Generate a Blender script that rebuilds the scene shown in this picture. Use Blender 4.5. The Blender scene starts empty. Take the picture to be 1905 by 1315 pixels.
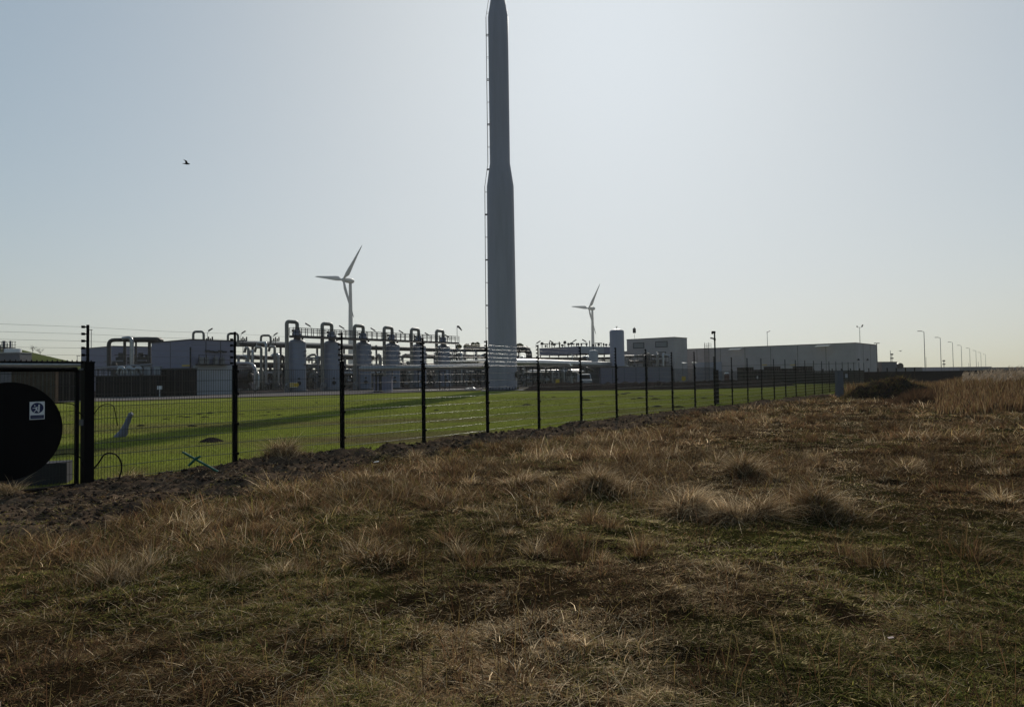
import bpy, math, random
import numpy as np
from mathutils import Matrix, Vector
R = math.radians
random.seed(7); rng = np.random.default_rng(7)
SC = bpy.context.scene; COL = SC.collection
# ------------------------------------------------------------------ camera, sky, sun
EYE = 1.78; F = 1320.0
cd = bpy.data.cameras.new('camera'); cam = bpy.data.objects.new('camera', cd); COL.objects.link(cam); SC.camera = cam
cd.sensor_width = 36; cd.lens = F / 1905 * 36; cd.clip_start = .05; cd.clip_end = 9000
roll, pit = R(.8), R(1.84)
CX = Vector((math.cos(roll), 0, -math.sin(roll))); U0 = Vector((math.sin(roll), 0, math.cos(roll))); F0 = Vector((0, 1, 0))
CF = F0 * math.cos(pit) + U0 * math.sin(pit); CU = U0 * math.cos(pit) - F0 * math.sin(pit)
m = Matrix((CX, CU, -CF)).transposed().to_4x4(); m.translation = (0, 0, EYE); cam.matrix_world = m
def at(px, py, Y):                                   # measured point at world depth Y
    d = CX * ((px - 952.5) / F) + CU * (-(py - 657.5) / F) + CF
    return Vector((0, 0, EYE)) + d * (Y / d.y)
def gnd(px, py, z=0.0):                              # measured point on the ground
    d = CX * ((px - 952.5) / F) + CU * (-(py - 657.5) / F) + CF
    return Vector((0, 0, EYE)) + d * ((z - EYE) / d.z)
def hor(px): return 700 - .01396 * (px - 952.5)
def zof(px, py, Y): return at(px, py, Y).z
w = bpy.data.worlds.new('World'); SC.world = w; w.use_nodes = True
wt = w.node_tree; bg = wt.nodes['Background']
sk = wt.nodes.new('ShaderNodeTexSky'); sk.sky_type = 'NISHITA'; sk.sun_disc = False
sk.sun_elevation = R(28.6); sk.sun_rotation = R(8.5); sk.air_density = 1; sk.dust_density = 1.7; sk.ozone_density = 2.2
def vm(op, a, b):
    n = wt.nodes.new('ShaderNodeVectorMath'); n.operation = op
    for i, v in enumerate((a, b)):
        if isinstance(v, tuple): n.inputs[i].default_value = v
        else: wt.links.new(v, n.inputs[i])
    return n.outputs[0]
s0 = sk.outputs[0]                                    # soft shoulder: a camera's highlight roll-off of the hazy sky
s1 = vm('DIVIDE', s0, vm('ADD', s0, (4.5, 4.5, 5.5)))
s2 = vm('MULTIPLY', s1, (8.25, 9.05, 10.15))
wt.links.new(s2, bg.inputs[0]); bg.inputs[1].default_value = .1
sl = bpy.data.lights.new('sun', 'SUN'); so = bpy.data.objects.new('sun', sl); COL.objects.link(so)
sl.energy = 3.6; sl.angle = R(.55); sl.color = (1, .93, .82)
az, el = R(8.5), R(28.6)
sd = Vector((math.sin(az) * math.cos(el), math.cos(az) * math.cos(el), math.sin(el)))
so.rotation_euler = sd.to_track_quat('Z', 'Y').to_euler()
SC.view_settings.view_transform = 'Standard'; SC.view_settings.look = 'None'; SC.view_settings.exposure = 0; SC.view_settings.gamma = 1
SC.cycles.max_bounces = 5; SC.cycles.volume_bounces = 0

# ------------------------------------------------------------------ materials
def mat(name, col, rough=.7, metal=0., var=.12, vscale=1.5, bump=0., bscale=20, spec=.3, streak=0.):
    m = bpy.data.materials.new(name); m.use_nodes = True; nt = m.node_tree; b = nt.nodes['Principled BSDF']
    b.inputs['Roughness'].default_value = rough; b.inputs['Metallic'].default_value = metal
    b.inputs['Specular IOR Level'].default_value = spec
    tc = nt.nodes.new('ShaderNodeTexCoord'); mp = nt.nodes.new('ShaderNodeMapping')
    nt.links.new(tc.outputs['Object'], mp.inputs[0])
    if streak: mp.inputs['Scale'].default_value = (1, 1, streak)
    n = nt.nodes.new('ShaderNodeTexNoise'); n.inputs['Scale'].default_value = vscale; n.inputs['Detail'].default_value = 6
    n.inputs['Roughness'].default_value = .65
    nt.links.new(mp.outputs[0], n.inputs[0])
    r = nt.nodes.new('ShaderNodeValToRGB'); r.color_ramp.elements[0].position = .3; r.color_ramp.elements[1].position = .7
    r.color_ramp.elements[0].color = tuple(c * (1 - var) for c in col) + (1,)
    r.color_ramp.elements[1].color = tuple(min(1, c * (1 + var)) for c in col) + (1,)
    nt.links.new(n.outputs[0], r.inputs[0]); nt.links.new(r.outputs[0], b.inputs['Base Color'])
    if bump:
        n2 = nt.nodes.new('ShaderNodeTexNoise'); n2.inputs['Scale'].default_value = bscale; n2.inputs['Detail'].default_value = 8
        nt.links.new(tc.outputs['Object'], n2.inputs[0])
        bp = nt.nodes.new('ShaderNodeBump'); bp.inputs['Strength'].default_value = 1; bp.inputs['Distance'].default_value = bump
        nt.links.new(n2.outputs[0], bp.inputs['Height']); nt.links.new(bp.outputs[0], b.inputs['Normal'])
    return m
M = dict(
    chimney=mat('pale_grey_paint', (.265, .255, .30), .55, var=.10, vscale=1.1, streak=.10),
    vessel=mat('vessel_paint', (.155, .17, .215), .5, var=.12, vscale=.8, streak=.2),
    pipe=mat('beige_grey_pipe', (.16, .15, .13), .45, var=.15),
    clad=mat('aluminium_cladding', (.26, .26, .26), .30, metal=.7, var=.15, vscale=2),
    dclad=mat('weathered_cladding', (.038, .036, .035), .55, metal=.1, var=.4, vscale=2),
    steel=mat('galvanised_steel', (.16, .16, .17), .5, metal=.4),
    dsteel=mat('dark_steel', (.016, .016, .020), .65, var=.2),
    black=mat('black_powder_coat', (.0028, .0026, .0032), .6, var=.2, vscale=6, spec=.05),
    wire=mat('black_mesh_wire', (.006, .007, .006), .35, metal=.05, spec=.35),
    wireh=mat('glossy_fence_wire', (.02, .022, .02), .28, metal=.5, spec=.6),
    ewire=mat('electric_fence_wire', (.10, .10, .10), .4, metal=.6),
    wallg=mat('grey_blue_wall_panel', (.17, .165, .22), .7, var=.06, vscale=.3, streak=3),
    walll=mat('light_wall_panel', (.27, .28, .30), .7, var=.08, vscale=.4),
    wallw=mat('white_wall_panel', (.22, .24, .28), .7, var=.06, vscale=.5),
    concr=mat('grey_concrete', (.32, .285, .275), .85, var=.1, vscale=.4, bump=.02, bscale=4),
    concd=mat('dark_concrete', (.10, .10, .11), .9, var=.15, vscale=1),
    roofe=mat('dark_roof_edge', (.03, .03, .03), .6),
    winf=mat('dark_window_frame', (.03, .032, .035), .5),
    louv=mat('louvre_panel', (.16, .17, .18), .5),
    tank=mat('white_tank_paint', (.22, .22, .27), .5, var=.08, vscale=.5, streak=.2),
    turb=mat('turbine_white', (.36, .37, .38), .5, var=.03),
    dark=mat('dark_green_cladding', (.007, .008, .011), .8, var=.3, spec=.05),
    brown=mat('brown_timber', (.045, .034, .028), .8, var=.35, vscale=3, spec=0),
    yellow=mat('yellow_enamel', (.55, .36, .03), .5, var=.05),
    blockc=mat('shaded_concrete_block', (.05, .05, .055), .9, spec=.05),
    white=mat('white_enamel', (.62, .62, .62), .5, var=.04),
    blue=mat('blue_enamel', (.006, .010, .06), .5, var=.04),
    red=mat('red_enamel', (.07, .012, .014), .5),
    green=mat('green_plastic', (.012, .10, .06), .4, var=.15, vscale=8),
    plast=mat('faded_white_plastic', (.13, .13, .17), .6, var=.15, vscale=8),
    bird=mat('black_feather', (.01, .01, .012), .7),
    gull=mat('white_feather', (.7, .7, .7), .7),
    tyre=mat('rubber', (.01, .01, .01), .8),
    bark=mat('bark', (.035, .03, .027), .9),
    road=mat('worn_concrete_road', (.15, .135, .125), .9, var=.2, vscale=.7, bump=.01, bscale=10, spec=0),
    yard=mat('dark_gravel_yard', (.045, .040, .040), .95, var=.35, vscale=.4, bump=.05, bscale=3, spec=0),
    gravel=mat('pale_gravel_track', (.15, .13, .11), .95, var=.25, vscale=.6, bump=.03, bscale=6, spec=0),
    peat=mat('dark_peat_earth', (.028, .022, .021), .95, var=.4, vscale=1.2, bump=.08, bscale=5, spec=0),
    grnd=mat('far_field', (.06, .055, .03), .95, var=.3, vscale=.02, spec=0),
    hillm=mat('hill_grass', (.06, .075, .02), .95, var=.15, vscale=.1, bump=.1, bscale=1, spec=0),
)
def attr_mat(name, trans=.3, gloss=.05, rough=.42):
    m = bpy.data.materials.new(name); m.use_nodes = True; nt = m.node_tree; nt.nodes.clear()
    o = nt.nodes.new('ShaderNodeOutputMaterial'); a = nt.nodes.new('ShaderNodeAttribute'); a.attribute_name = 'Col'
    d = nt.nodes.new('ShaderNodeBsdfDiffuse'); t = nt.nodes.new('ShaderNodeBsdfTranslucent'); g = nt.nodes.new('ShaderNodeBsdfGlossy')
    g.inputs['Roughness'].default_value = rough; g.inputs['Color'].default_value = (1, .82, .55, 1)
    m1 = nt.nodes.new('ShaderNodeMixShader'); m1.inputs[0].default_value = trans
    m2 = nt.nodes.new('ShaderNodeMixShader'); m2.inputs[0].default_value = gloss
    L = nt.links; L.new(a.outputs['Color'], d.inputs[0]); L.new(a.outputs['Color'], t.inputs[0])
    L.new(d.outputs[0], m1.inputs[1]); L.new(t.outputs[0], m1.inputs[2]); L.new(m1.outputs[0], m2.inputs[1]); L.new(g.outputs[0], m2.inputs[2])
    L.new(m2.outputs[0], o.inputs[0]); return m
M['skyl'] = attr_mat('translucent_canopy', .8, 0); M['skyl'].node_tree.nodes['Diffuse BSDF'].inputs[0].default_value = M['skyl'].node_tree.nodes['Translucent BSDF'].inputs[0].default_value = (.9, .9, .88, 1)
for l_ in [l for l in M['skyl'].node_tree.links if l.from_node.bl_idname == 'ShaderNodeAttribute']: M['skyl'].node_tree.links.remove(l_)
M['blade'] = attr_mat('grass_blade', .40, .016, .40); M['lblade'] = attr_mat('lawn_blade', .5, .0); M['soilv'] = attr_mat('soil_surface', 0, .0)
def soil_bump(m, dist, scale):
    nt = m.node_tree; tc = nt.nodes.new('ShaderNodeTexCoord'); n = nt.nodes.new('ShaderNodeTexNoise'); n.inputs['Scale'].default_value = scale
    n.inputs['Detail'].default_value = 9; n.inputs['Roughness'].default_value = .7
    bp = nt.nodes.new('ShaderNodeBump'); bp.inputs['Distance'].default_value = dist
    nt.links.new(tc.outputs['Object'], n.inputs[0]); nt.links.new(n.outputs[0], bp.inputs['Height'])
    for x in nt.nodes:
        if x.bl_idname == 'ShaderNodeBsdfDiffuse': nt.links.new(bp.outputs[0], x.inputs['Normal'])
soil_bump(M['soilv'], .05, 7)

# ------------------------------------------------------------------ object helpers
def tag(o, label=None, cat=None, group=None, kind=None):
    if label: o['label'] = label
    if cat: o['category'] = cat
    if group: o['group'] = group
    if kind: o['kind'] = kind
    return o
def thing(name, label, cat, loc=(0, 0, 0), group=None):
    o = bpy.data.objects.new(name, None); COL.objects.link(o); o.location = loc; o.empty_display_size = .2
    return tag(o, label, cat, group)
def origin(o):
    v = Vector((0, 0, 0))
    while o: v = v + Vector(o.location); o = o.parent
    return v
class MB:
    def __init__(s): s.v = []; s.f = []; s.sm = []
    def add(s, vs, fs, smooth=False):
        b = len(s.v); s.v += [tuple(v) for v in vs]; s.f += [tuple(b + i for i in f) for f in fs]; s.sm += [smooth] * len(fs); return s
    def box(s, c, size, rz=0, rx=0, ry=0):
        h = Vector(size) / 2; mt = Matrix.Rotation(rz, 3, 'Z') @ Matrix.Rotation(ry, 3, 'Y') @ Matrix.Rotation(rx, 3, 'X')
        vs = [Vector(c) + mt @ Vector((x * h.x, y * h.y, z * h.z)) for x in (-1, 1) for y in (-1, 1) for z in (-1, 1)]
        return s.add(vs, [(0, 1, 3, 2), (4, 6, 7, 5), (0, 4, 5, 1), (2, 3, 7, 6), (0, 2, 6, 4), (1, 5, 7, 3)])
    def quadbox(s, a, b, th, z0, z1):                 # upright slab from a to b (xy), thickness th behind it
        a = Vector((a[0], a[1])); b = Vector((b[0], b[1])); d = (b - a).normalized(); n = Vector((-d.y, d.x)) * th
        p = [a, b, b + n, a + n]; z0 = z0 if isinstance(z0, tuple) else (z0,) * 4; z1 = z1 if isinstance(z1, tuple) else (z1,) * 4
        vs = [(q.x, q.y, z0[i]) for i, q in enumerate(p)] + [(q.x, q.y, z1[i]) for i, q in enumerate(p)]
        return s.add(vs, [(3, 2, 1, 0), (4, 5, 6, 7), (0, 1, 5, 4), (1, 2, 6, 5), (2, 3, 7, 6), (3, 0, 4, 7)])
    def cyl(s, p0, p1, r0, r1=None, n=12, cap=True, smooth=True):
        r1 = r0 if r1 is None else r1; p0 = Vector(p0); p1 = Vector(p1); d = (p1 - p0).normalized()
        u = d.cross(Vector((0, 0, 1)) if abs(d.z) < .9 else Vector((1, 0, 0))).normalized(); w_ = d.cross(u)
        vs = [p + (u * math.cos(2 * math.pi * i / n) + w_ * math.sin(2 * math.pi * i / n)) * r for p, r in ((p0, r0), (p1, r1)) for i in range(n)]
        s.add(vs, [(i, (i + 1) % n, n + (i + 1) % n, n + i) for i in range(n)], smooth)
        if cap: s.add(vs, [tuple(range(n))[::-1], tuple(range(n, 2 * n))])
        return s
    def tube(s, pts, r, n=8, bend=None, cap=True):
        pts = [Vector(p) for p in pts]
        if bend:
            q = [pts[0]]
            for i in range(1, len(pts) - 1):
                a = pts[i - 1] - pts[i]; c = pts[i + 1] - pts[i]; k = min(bend, a.length * .49, c.length * .49)
                A = pts[i] + a.normalized() * k; B = pts[i] + c.normalized() * k
                for t in (0, .25, .5, .75, 1): q.append((A * (1 - t) + pts[i] * t) * (1 - t) + (pts[i] * (1 - t) + B * t) * t)
            q.append(pts[-1]); pts = q
        ring = []; prev = None
        for i, p in enumerate(pts):
            d = (pts[min(i + 1, len(pts) - 1)] - pts[max(i - 1, 0)]).normalized()
            if prev is None: u = d.cross(Vector((0, 0, 1)) if abs(d.z) < .9 else Vector((1, 0, 0))).normalized()
            else: u = (prev - d * prev.dot(d)).normalized()
            prev = u; w_ = d.cross(u); rr = r[i] if isinstance(r, (list, tuple)) else r
            ring += [p + (u * math.cos(2 * math.pi * k / n) + w_ * math.sin(2 * math.pi * k / n)) * rr for k in range(n)]
        m_ = len(pts)
        s.add(ring, [(j * n + i, j * n + (i + 1) % n, (j + 1) * n + (i + 1) % n, (j + 1) * n + i) for j in range(m_ - 1) for i in range(n)], True)
        if cap: s.add(ring, [tuple(range(n))[::-1], tuple(range((m_ - 1) * n, m_ * n))])
        return s
    def lathe(s, c, prof, n=32):                      # prof: (r, z) bottom to top
        vs = [(c[0] + r * math.cos(2 * math.pi * i / n), c[1] + r * math.sin(2 * math.pi * i / n), c[2] + z) for r, z in prof for i in range(n)]
        s.add(vs, [(j * n + i, j * n + (i + 1) % n, (j + 1) * n + (i + 1) % n, (j + 1) * n + i) for j in range(len(prof) - 1) for i in range(n)], True)
        k = len(prof) - 1
        return s.add(vs, [tuple(range(n))[::-1], tuple(range(k * n, (k + 1) * n))])
    def build(s, name, m_, parent=None):
        o3 = origin(parent) if parent else Vector((0, 0, 0))
        me = bpy.data.meshes.new(name); me.from_pydata([(v[0] - o3.x, v[1] - o3.y, v[2] - o3.z) for v in s.v], [], s.f)
        me.polygons.foreach_set('use_smooth', s.sm); me.materials.append(M[m_] if isinstance(m_, str) else m_); me.update()
        o = bpy.data.objects.new(name, me); COL.objects.link(o)
        if parent: o.parent = parent
        return o
def copy_tree(o, parent=None):
    c = o.copy(); COL.objects.link(c)
    if parent: c.parent = parent
    for ch in list(o.children): copy_tree(ch, c)
    return c
def npmesh(name, V, faces_counts, loops, m_, col=None, smooth=False):
    me = bpy.data.meshes.new(name); nv = len(V); nf = len(faces_counts)
    me.vertices.add(nv); me.vertices.foreach_set('co', V.astype(np.float32).ravel())
    me.loops.add(len(loops)); me.loops.foreach_set('vertex_index', loops.astype(np.int32))
    me.polygons.add(nf); st = np.concatenate([[0], np.cumsum(faces_counts)[:-1]]).astype(np.int32)
    me.polygons.foreach_set('loop_start', st); me.polygons.foreach_set('loop_total', faces_counts.astype(np.int32))
    if smooth: me.polygons.foreach_set('use_smooth', np.ones(nf, bool))
    if col is not None:
        a = me.color_attributes.new('Col', 'FLOAT_COLOR', 'POINT'); c4 = np.ones((nv, 4), np.float32); c4[:, :3] = col
        a.data.foreach_set('color', c4.ravel())
    me.materials.append(M[m_]); me.update(calc_edges=True)
    o = bpy.data.objects.new(name, me); COL.objects.link(o); return o
# value noise
_T = rng.random((256, 256))
def vn(x, y, s=1.0, seed=0):
    x = x * s + seed * 17.3; y = y * s + seed * 9.7; xi = np.floor(x).astype(int); yi = np.floor(y).astype(int)
    fx = x - xi; fy = y - yi; fx = fx * fx * (3 - 2 * fx); fy = fy * fy * (3 - 2 * fy)
    g = lambda a, b: _T[a & 255, b & 255]
    return (g(xi, yi) * (1 - fx) + g(xi + 1, yi) * fx) * (1 - fy) + (g(xi, yi + 1) * (1 - fx) + g(xi + 1, yi + 1) * fx) * fy
def fbm(x, y, s=1.0, o=4, seed=0):
    r = 0; a = .5; t = 0
    for i in range(o): r = r + a * vn(x, y, s * 2 ** i, seed + i * 3); t += a; a *= .5
    return r / t
sstep = lambda a, b, x: np.clip((x - a) / (b - a), 0, 1) ** 2 * (3 - 2 * np.clip((x - a) / (b - a), 0, 1))

# ------------------------------------------------------------------ fence line (d > 0 is the camera's side)
K, X0, DY = .711, -15.85, 2.282; DXN = DY * K; PH = math.atan2(DY, DXN)
def fpos(n): Y = (n + 6.307) * DY; return Vector((K * Y + X0, Y, 0))
def fd(X, Y): return (X - K * Y - X0) * .815
def soilmask(X, Y):
    d = fd(X, Y); wdt = 2.0 + 1.6 * sstep(13.5, 8, Y) - .9 * sstep(25, 45, Y) + 2.4 * (fbm(X, Y, .45, 3, 5) - .5)
    return sstep(-.5, .1, d) * (1 - sstep(wdt - .35, wdt + .35, d))
MOUNDS = [(gnd(1283, 950), .36, .20), (gnd(1412, 958), .32, .22), (gnd(1530, 952), .5, .26), (gnd(690, 905), .9, .18), (gnd(985, 905), .55, .14),
          (gnd(1110, 915), .7, .2), (gnd(1010, 955), .35, .1), (gnd(520, 862), .9, .16), (gnd(1380, 880), .5, .16), (gnd(700, 1040), .5, .1), (gnd(230, 890), .4, .12)]
def hgt(X, Y):
    d = fd(X, Y); h = .10 * (fbm(X, Y, .35, 3, 1) - .5) + .13 * (fbm(X, Y, 1.5, 3, 2) - .5) + .06 * (fbm(X, Y, 5, 3, 6) - .5)
    sm = soilmask(X, Y); h = h + sm * (.05 + .20 * (fbm(X, Y, 1.1, 2, 3) - .4) + .20 * (fbm(X, Y, 3.6, 4, 4) - .5))
    h = h - .10 * sstep(30, 60, Y)
    for p, r, a in MOUNDS: h = h + .75 * a * np.exp(-((X - p.x) ** 2 + (Y - p.y) ** 2) / (r * r * .45))
    return np.where(d < -.2, np.minimum(h, 0) - .08, h) * sstep(.0, 2., np.hypot(X, Y))
def hz(x, y): return float(hgt(np.array([x]), np.array([y]))[0])

def polar_grid(name, r0, r1, nr, a0, a1, na, keep, hf, colf, m_, kind='structure'):
    rr = np.exp(np.linspace(math.log(r0), math.log(r1), nr)); aa = np.linspace(R(a0), R(a1), na)
    RR, AA = np.meshgrid(rr, aa, indexing='ij'); X = (RR * np.sin(AA)).ravel(); Y = (RR * np.cos(AA)).ravel()
    Z = hf(X, Y); V = np.stack([X, Y, Z], 1); i, j = np.meshgrid(np.arange(nr - 1), np.arange(na - 1), indexing='ij')
    a = (i * na + j).ravel(); q = np.stack([a, a + 1, a + na + 1, a + na], 1)[:, ::-1]
    ok = keep(X, Y); q = q[ok[q].any(1)]
    used = np.unique(q); mp = np.zeros(len(V), int); mp[used] = np.arange(len(used)); q = mp[q]
    c = colf(X[used], Y[used]) if colf else None
    o = npmesh(name, V[used], np.full(len(q), 4), q.ravel(), m_, c, True); o['kind'] = kind; return o
def lerp(a, b, t): return a[None, :] * (1 - t[:, None]) + b[None, :] * t[:, None]
A_ = lambda *c: np.array(c, float)
def field_col(X, Y):
    t = fbm(X, Y, .9, 4, 8); g = fbm(X, Y, .5, 4, 11)
    c = lerp(A_(.010, .007, .004), A_(.042, .027, .013), t); c = c + (A_(.024, .026, .006) - c) * sstep(.48, .62, g)[:, None] * .6
    sm = soilmask(X, Y); s = lerp(A_(.020, .015, .013), A_(.15, .104, .070), fbm(X, Y, 2.6, 5, 14))
    return c * (1 - sm[:, None]) + s * sm[:, None]
polar_grid('field', .3, 120, 700, -62, 62, 800, lambda X, Y: fd(X, Y) > -.35, hgt, field_col, 'soilv')
def lawn_col(X, Y):
    t = fbm(X, Y, .35, 5, 21); c = lerp(A_(.120, .145, .026), A_(.205, .225, .044), t)
    b = sstep(.46, .64, fbm(X * .6 + 3, Y * 1.7, .16, 4, 23)) * .6 * sstep(50, 22, Y) + .25 * sstep(.5, .62, fbm(X * .5, Y * 1.5, .5, 4, 29))
    return c + (A_(.12, .088, .052) - c) * b[:, None]
def lawn_h(X, Y): return .10 * (fbm(X, Y, .25, 3, 31) - .5) * sstep(75, 55, Y) + .03 * (fbm(X, Y, 2.2, 3, 33) - .5) * sstep(90, 60, Y) - .01
M['lawnm'] = attr_mat('mown_grass', 0, .0); soil_bump(M['lawnm'], .04, 9)
polar_grid('lawn', 6, 150, 300, -62, 62, 360, lambda X, Y: (fd(X, Y) < .15), lawn_h, lawn_col, 'lawnm')
g = MB(); n = 48; g.add([(1500 * math.cos(2 * math.pi * i / n), 1500 * math.sin(2 * math.pi * i / n), -.25) for i in range(n)], [tuple(range(n))]); tag(g.build('ground', 'grnd'), kind='structure')
def sheet(name, pts, z, m_):
    b = MB(); b.add([(p[0], p[1], z) for p in pts], [tuple(range(len(pts)))]); return tag(b.build(name, m_), kind='structure')
P2 = lambda px, Y: ((px - 952.5) / F * Y, Y)
sheet('service_road', [(-140, 58), P2(0, 62), P2(200, 64), P2(437, 71), P2(640, 77), P2(800, 87), P2(890, 89), P2(905, 103), (-8, 122), (-160, 122)], .075, 'road')
sheet('plant_yard', [(-160, 74), P2(130, 76), P2(350, 80), P2(437, 86), P2(560, 98), P2(800, 106), P2(905, 106), (120, 200), (120, 330), (-160, 330)], .079, 'yard')
sheet('gravel_track', [P2(965, 96), P2(1240, 93), P2(1420, 104), P2(1440, 118), P2(1240, 106), P2(965, 110)], .083, 'gravel')
def ridge(name, line, wdt, h, m_, seg=60, seed=3):
    pts = [Vector((*p, 0)) for p in line]; V = []; L = []
    tot = [0]
    for a, b in zip(pts, pts[1:]): tot.append(tot[-1] + (b - a).length)
    prof = [(-.5, -.25), (-.38, .25), (-.2, .8), (0, 1), (.2, .85), (.38, .3), (.5, -.25)]
    for k in range(seg + 1):
        s = tot[-1] * k / seg; i = max(j for j in range(len(pts) - 1) if tot[j] <= s + 1e-6); t = (s - tot[i]) / (tot[i + 1] - tot[i])
        p = pts[i].lerp(pts[i + 1], t); d = (pts[i + 1] - pts[i]).normalized(); nn = Vector((-d.y, d.x, 0))
        e = min(1, k / 4, (seg - k) / 4)
        for u, v in prof:
            q = p + nn * u * wdt; V.append((q.x, q.y, (h * v * e * (.8 + .4 * random.random()) if v > 0 else -.15)))
    n = len(prof); b = MB(); b.add(V, [(k * n + i, k * n + i + 1, (k + 1) * n + i + 1, (k + 1) * n + i) for k in range(seg) for i in range(n - 1)], False)
    return b.build(name, m_)
tag(ridge('earth_bank', [P2(975, 88), P2(1240, 84), P2(1330, 86), P2(1440, 98)], 8, .85, 'peat', 110), kind='structure')

# ------------------------------------------------------------------ chimney
c = at(934, 726, 90); CH = Vector((c.x + .12, 90, 0))
ch = thing('chimney', 'tall pale grey chimney stack with stepped taper standing on the lawn', 'chimney', CH)
prof = [(1.9, .1), (1.9, .16), (1.84, .18)]
zz = [.18, 3, 6, 9, 12, 15, 18, 21, 24, 26.0, 29.0]
def crad(z):
    if z <= 26: return 1.84 - .12 * z / 26
    if z <= 29: return 1.72 - .43 * (z - 26) / 3
    if z <= 48: return 1.29
    if z <= 50.5: return 1.29 - .4 * (z - 48) / 2.5
    return .89
b = MB(); pr = [(1.84, .17)]
for z in zz[1:] + [32, 35, 38, 41, 44, 48, 50.5, 55]: pr.append((crad(z), z))
b.lathe((CH.x, CH.y, 0), pr, 64); body = b.build('stack', 'chimney', ch)
for z in (3, 6, 9, 12, 15, 18, 21, 24): b = MB(); b.lathe((CH.x, CH.y, z - .02), [(crad(z) + .003, 0), (crad(z) + .005, .02), (crad(z) + .003, .04)], 64); b.build('weld_seam', 'chimney', ch)
b = MB(); b.lathe((CH.x, CH.y, .06), [(2.08, 0), (2.08, .12)], 48)
for i in range(28):
    a = 2 * math.pi * i / 28; b.cyl((CH.x + 1.98 * math.cos(a), CH.y + 1.98 * math.sin(a), .16), (CH.x + 1.98 * math.cos(a), CH.y + 1.98 * math.sin(a), .42), .05, n=6)
b.build('base_flange', 'dsteel', ch)
b = MB(); b.box((CH.x, CH.y, 0), (5.4, 5.0, .14)); b.build('concrete_base', 'concd', ch)
b = MB(); a = R(-22); d = Vector((math.cos(a), math.sin(a), 0)); p = CH + Vector((0, 0, 2.0))
b.cyl(p + d * 1.7, p + d * 2.12, .36, n=20); b.cyl(p + d * 2.0, p + d * 2.1, .46, n=20); b.build('manhole', 'dclad', ch)
b = MB(); r0 = MB(); br = MB(); LA = R(186)
def lp(z, off, side):
    d = Vector((math.cos(LA), math.sin(LA), 0)); t = Vector((-d.y, d.x, 0)); return CH + d * (crad(z) + off) + t * side + Vector((0, 0, z))
levels = [2.5, 26, 29, 48, 50.5, 54.5]
for s_ in (-.2, .2): b.tube([lp(z, .26, s_) for z in levels], .028, 5)
b.build('ladder_rail', 'dsteel', ch)
z = 2.8
while z < 54: r0.cyl(lp(z, .26, -.2), lp(z, .26, .2), .012, n=4); z += .3
o = r0.build('ladder_rung', 'dsteel', ch); o['kind'] = 'stuff'
z = 5; k = 0
while z < 54:
    r_ = .06 if k % 2 == 0 else .02; br = MB(); br.tube([lp(z, -.05, -.2), lp(z, .26, -.2), lp(z, .26, .2), lp(z, -.05, .2)], r_, 5); br.build('ladder_bracket', 'dsteel', ch)
    z += 2.9; k += 1

# ------------------------------------------------------------------ wind turbines
def turbine(label, tx, hubx, huby, dist, yaw, a0):
    H = at(hubx, huby, dist); base = at(tx, 640, dist); base.z = 0; hz_ = H.z
    t = thing('wind_turbine', label, 'wind turbine', base, 'wind turbines on the horizon')
    n_ = Vector((-math.sin(yaw), -math.cos(yaw), 0)); e = Vector((math.cos(yaw), -math.sin(yaw), 0)); up = Vector((0, 0, 1))
    b = MB(); b.lathe((base.x, base.y, 0), [(2.9, 0), (2.5, 30), (2.0, 65), (1.45, hz_ - 2)], 24); b.build('tower', 'turb', t)
    top = Vector((base.x, base.y, hz_)); hub = Vector((H.x, H.y, hz_)); hub = top + n_ * ((hub - top).dot(Vector((1, 0, 0))) / n_.x)
    b = MB(); q = [top - n_ * 4.6, top - n_ * 3.9, top - n_ * 2.2, top, top + n_ * 2.5, hub - n_ * 1]
    b.tube(q, [.5, 1.8, 2.5, 2.7, 2.6, 2.2], 16); b.build('nacelle', 'turb', t)
    b = MB(); b.tube([hub - n_ * 1.3, hub, hub + n_ * 1.2, hub + n_ * 2], [2.2, 2.1, 1.5, .3], 16); b.build('hub', 'turb', t)
    for k in range(3):
        a = R(a0 + 120 * k); r_ = e * math.cos(a) + up * math.sin(a); tg = e * -math.sin(a) + up * math.cos(a); b = MB(); V = []
        secs = [(1, 1.0, 1.0), (3.5, 1.1, 1.0), (8, 2.4, .6), (12, 2.3, .45), (20, 1.7, .32), (30, 1.1, .2), (38, .65, .12), (41, .15, .05)]
        for rr, ch_, th in secs:
            tw = R(18 * (1 - rr / 41)); cd_ = tg * math.cos(tw) + n_ * math.sin(tw); nd = n_ * math.cos(tw) - tg * math.sin(tw)
            for i in range(10):
                an = 2 * math.pi * i / 10; V.append(hub + r_ * rr + cd_ * (math.cos(an) * ch_ - .35 * ch_ * (rr > 4)) + nd * math.sin(an) * th)
        n = 10; b.add(V, [(j * n + i, j * n + (i + 1) % n, (j + 1) * n + (i + 1) % n, (j + 1) * n + i) for j in range(len(secs) - 1) for i in range(n)] + [tuple(range(70, 80))], True)
        b.build('blade', 'turb', t)
turbine('larger nearer wind turbine rising behind the row of grey columns', 652.5, 642, 522.7, 707, R(33), 170.5)
turbine('smaller farther wind turbine behind the domed tanks, right of the chimney', 1103, 1095, 574, 1002, R(57.7), 171.5)

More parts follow.
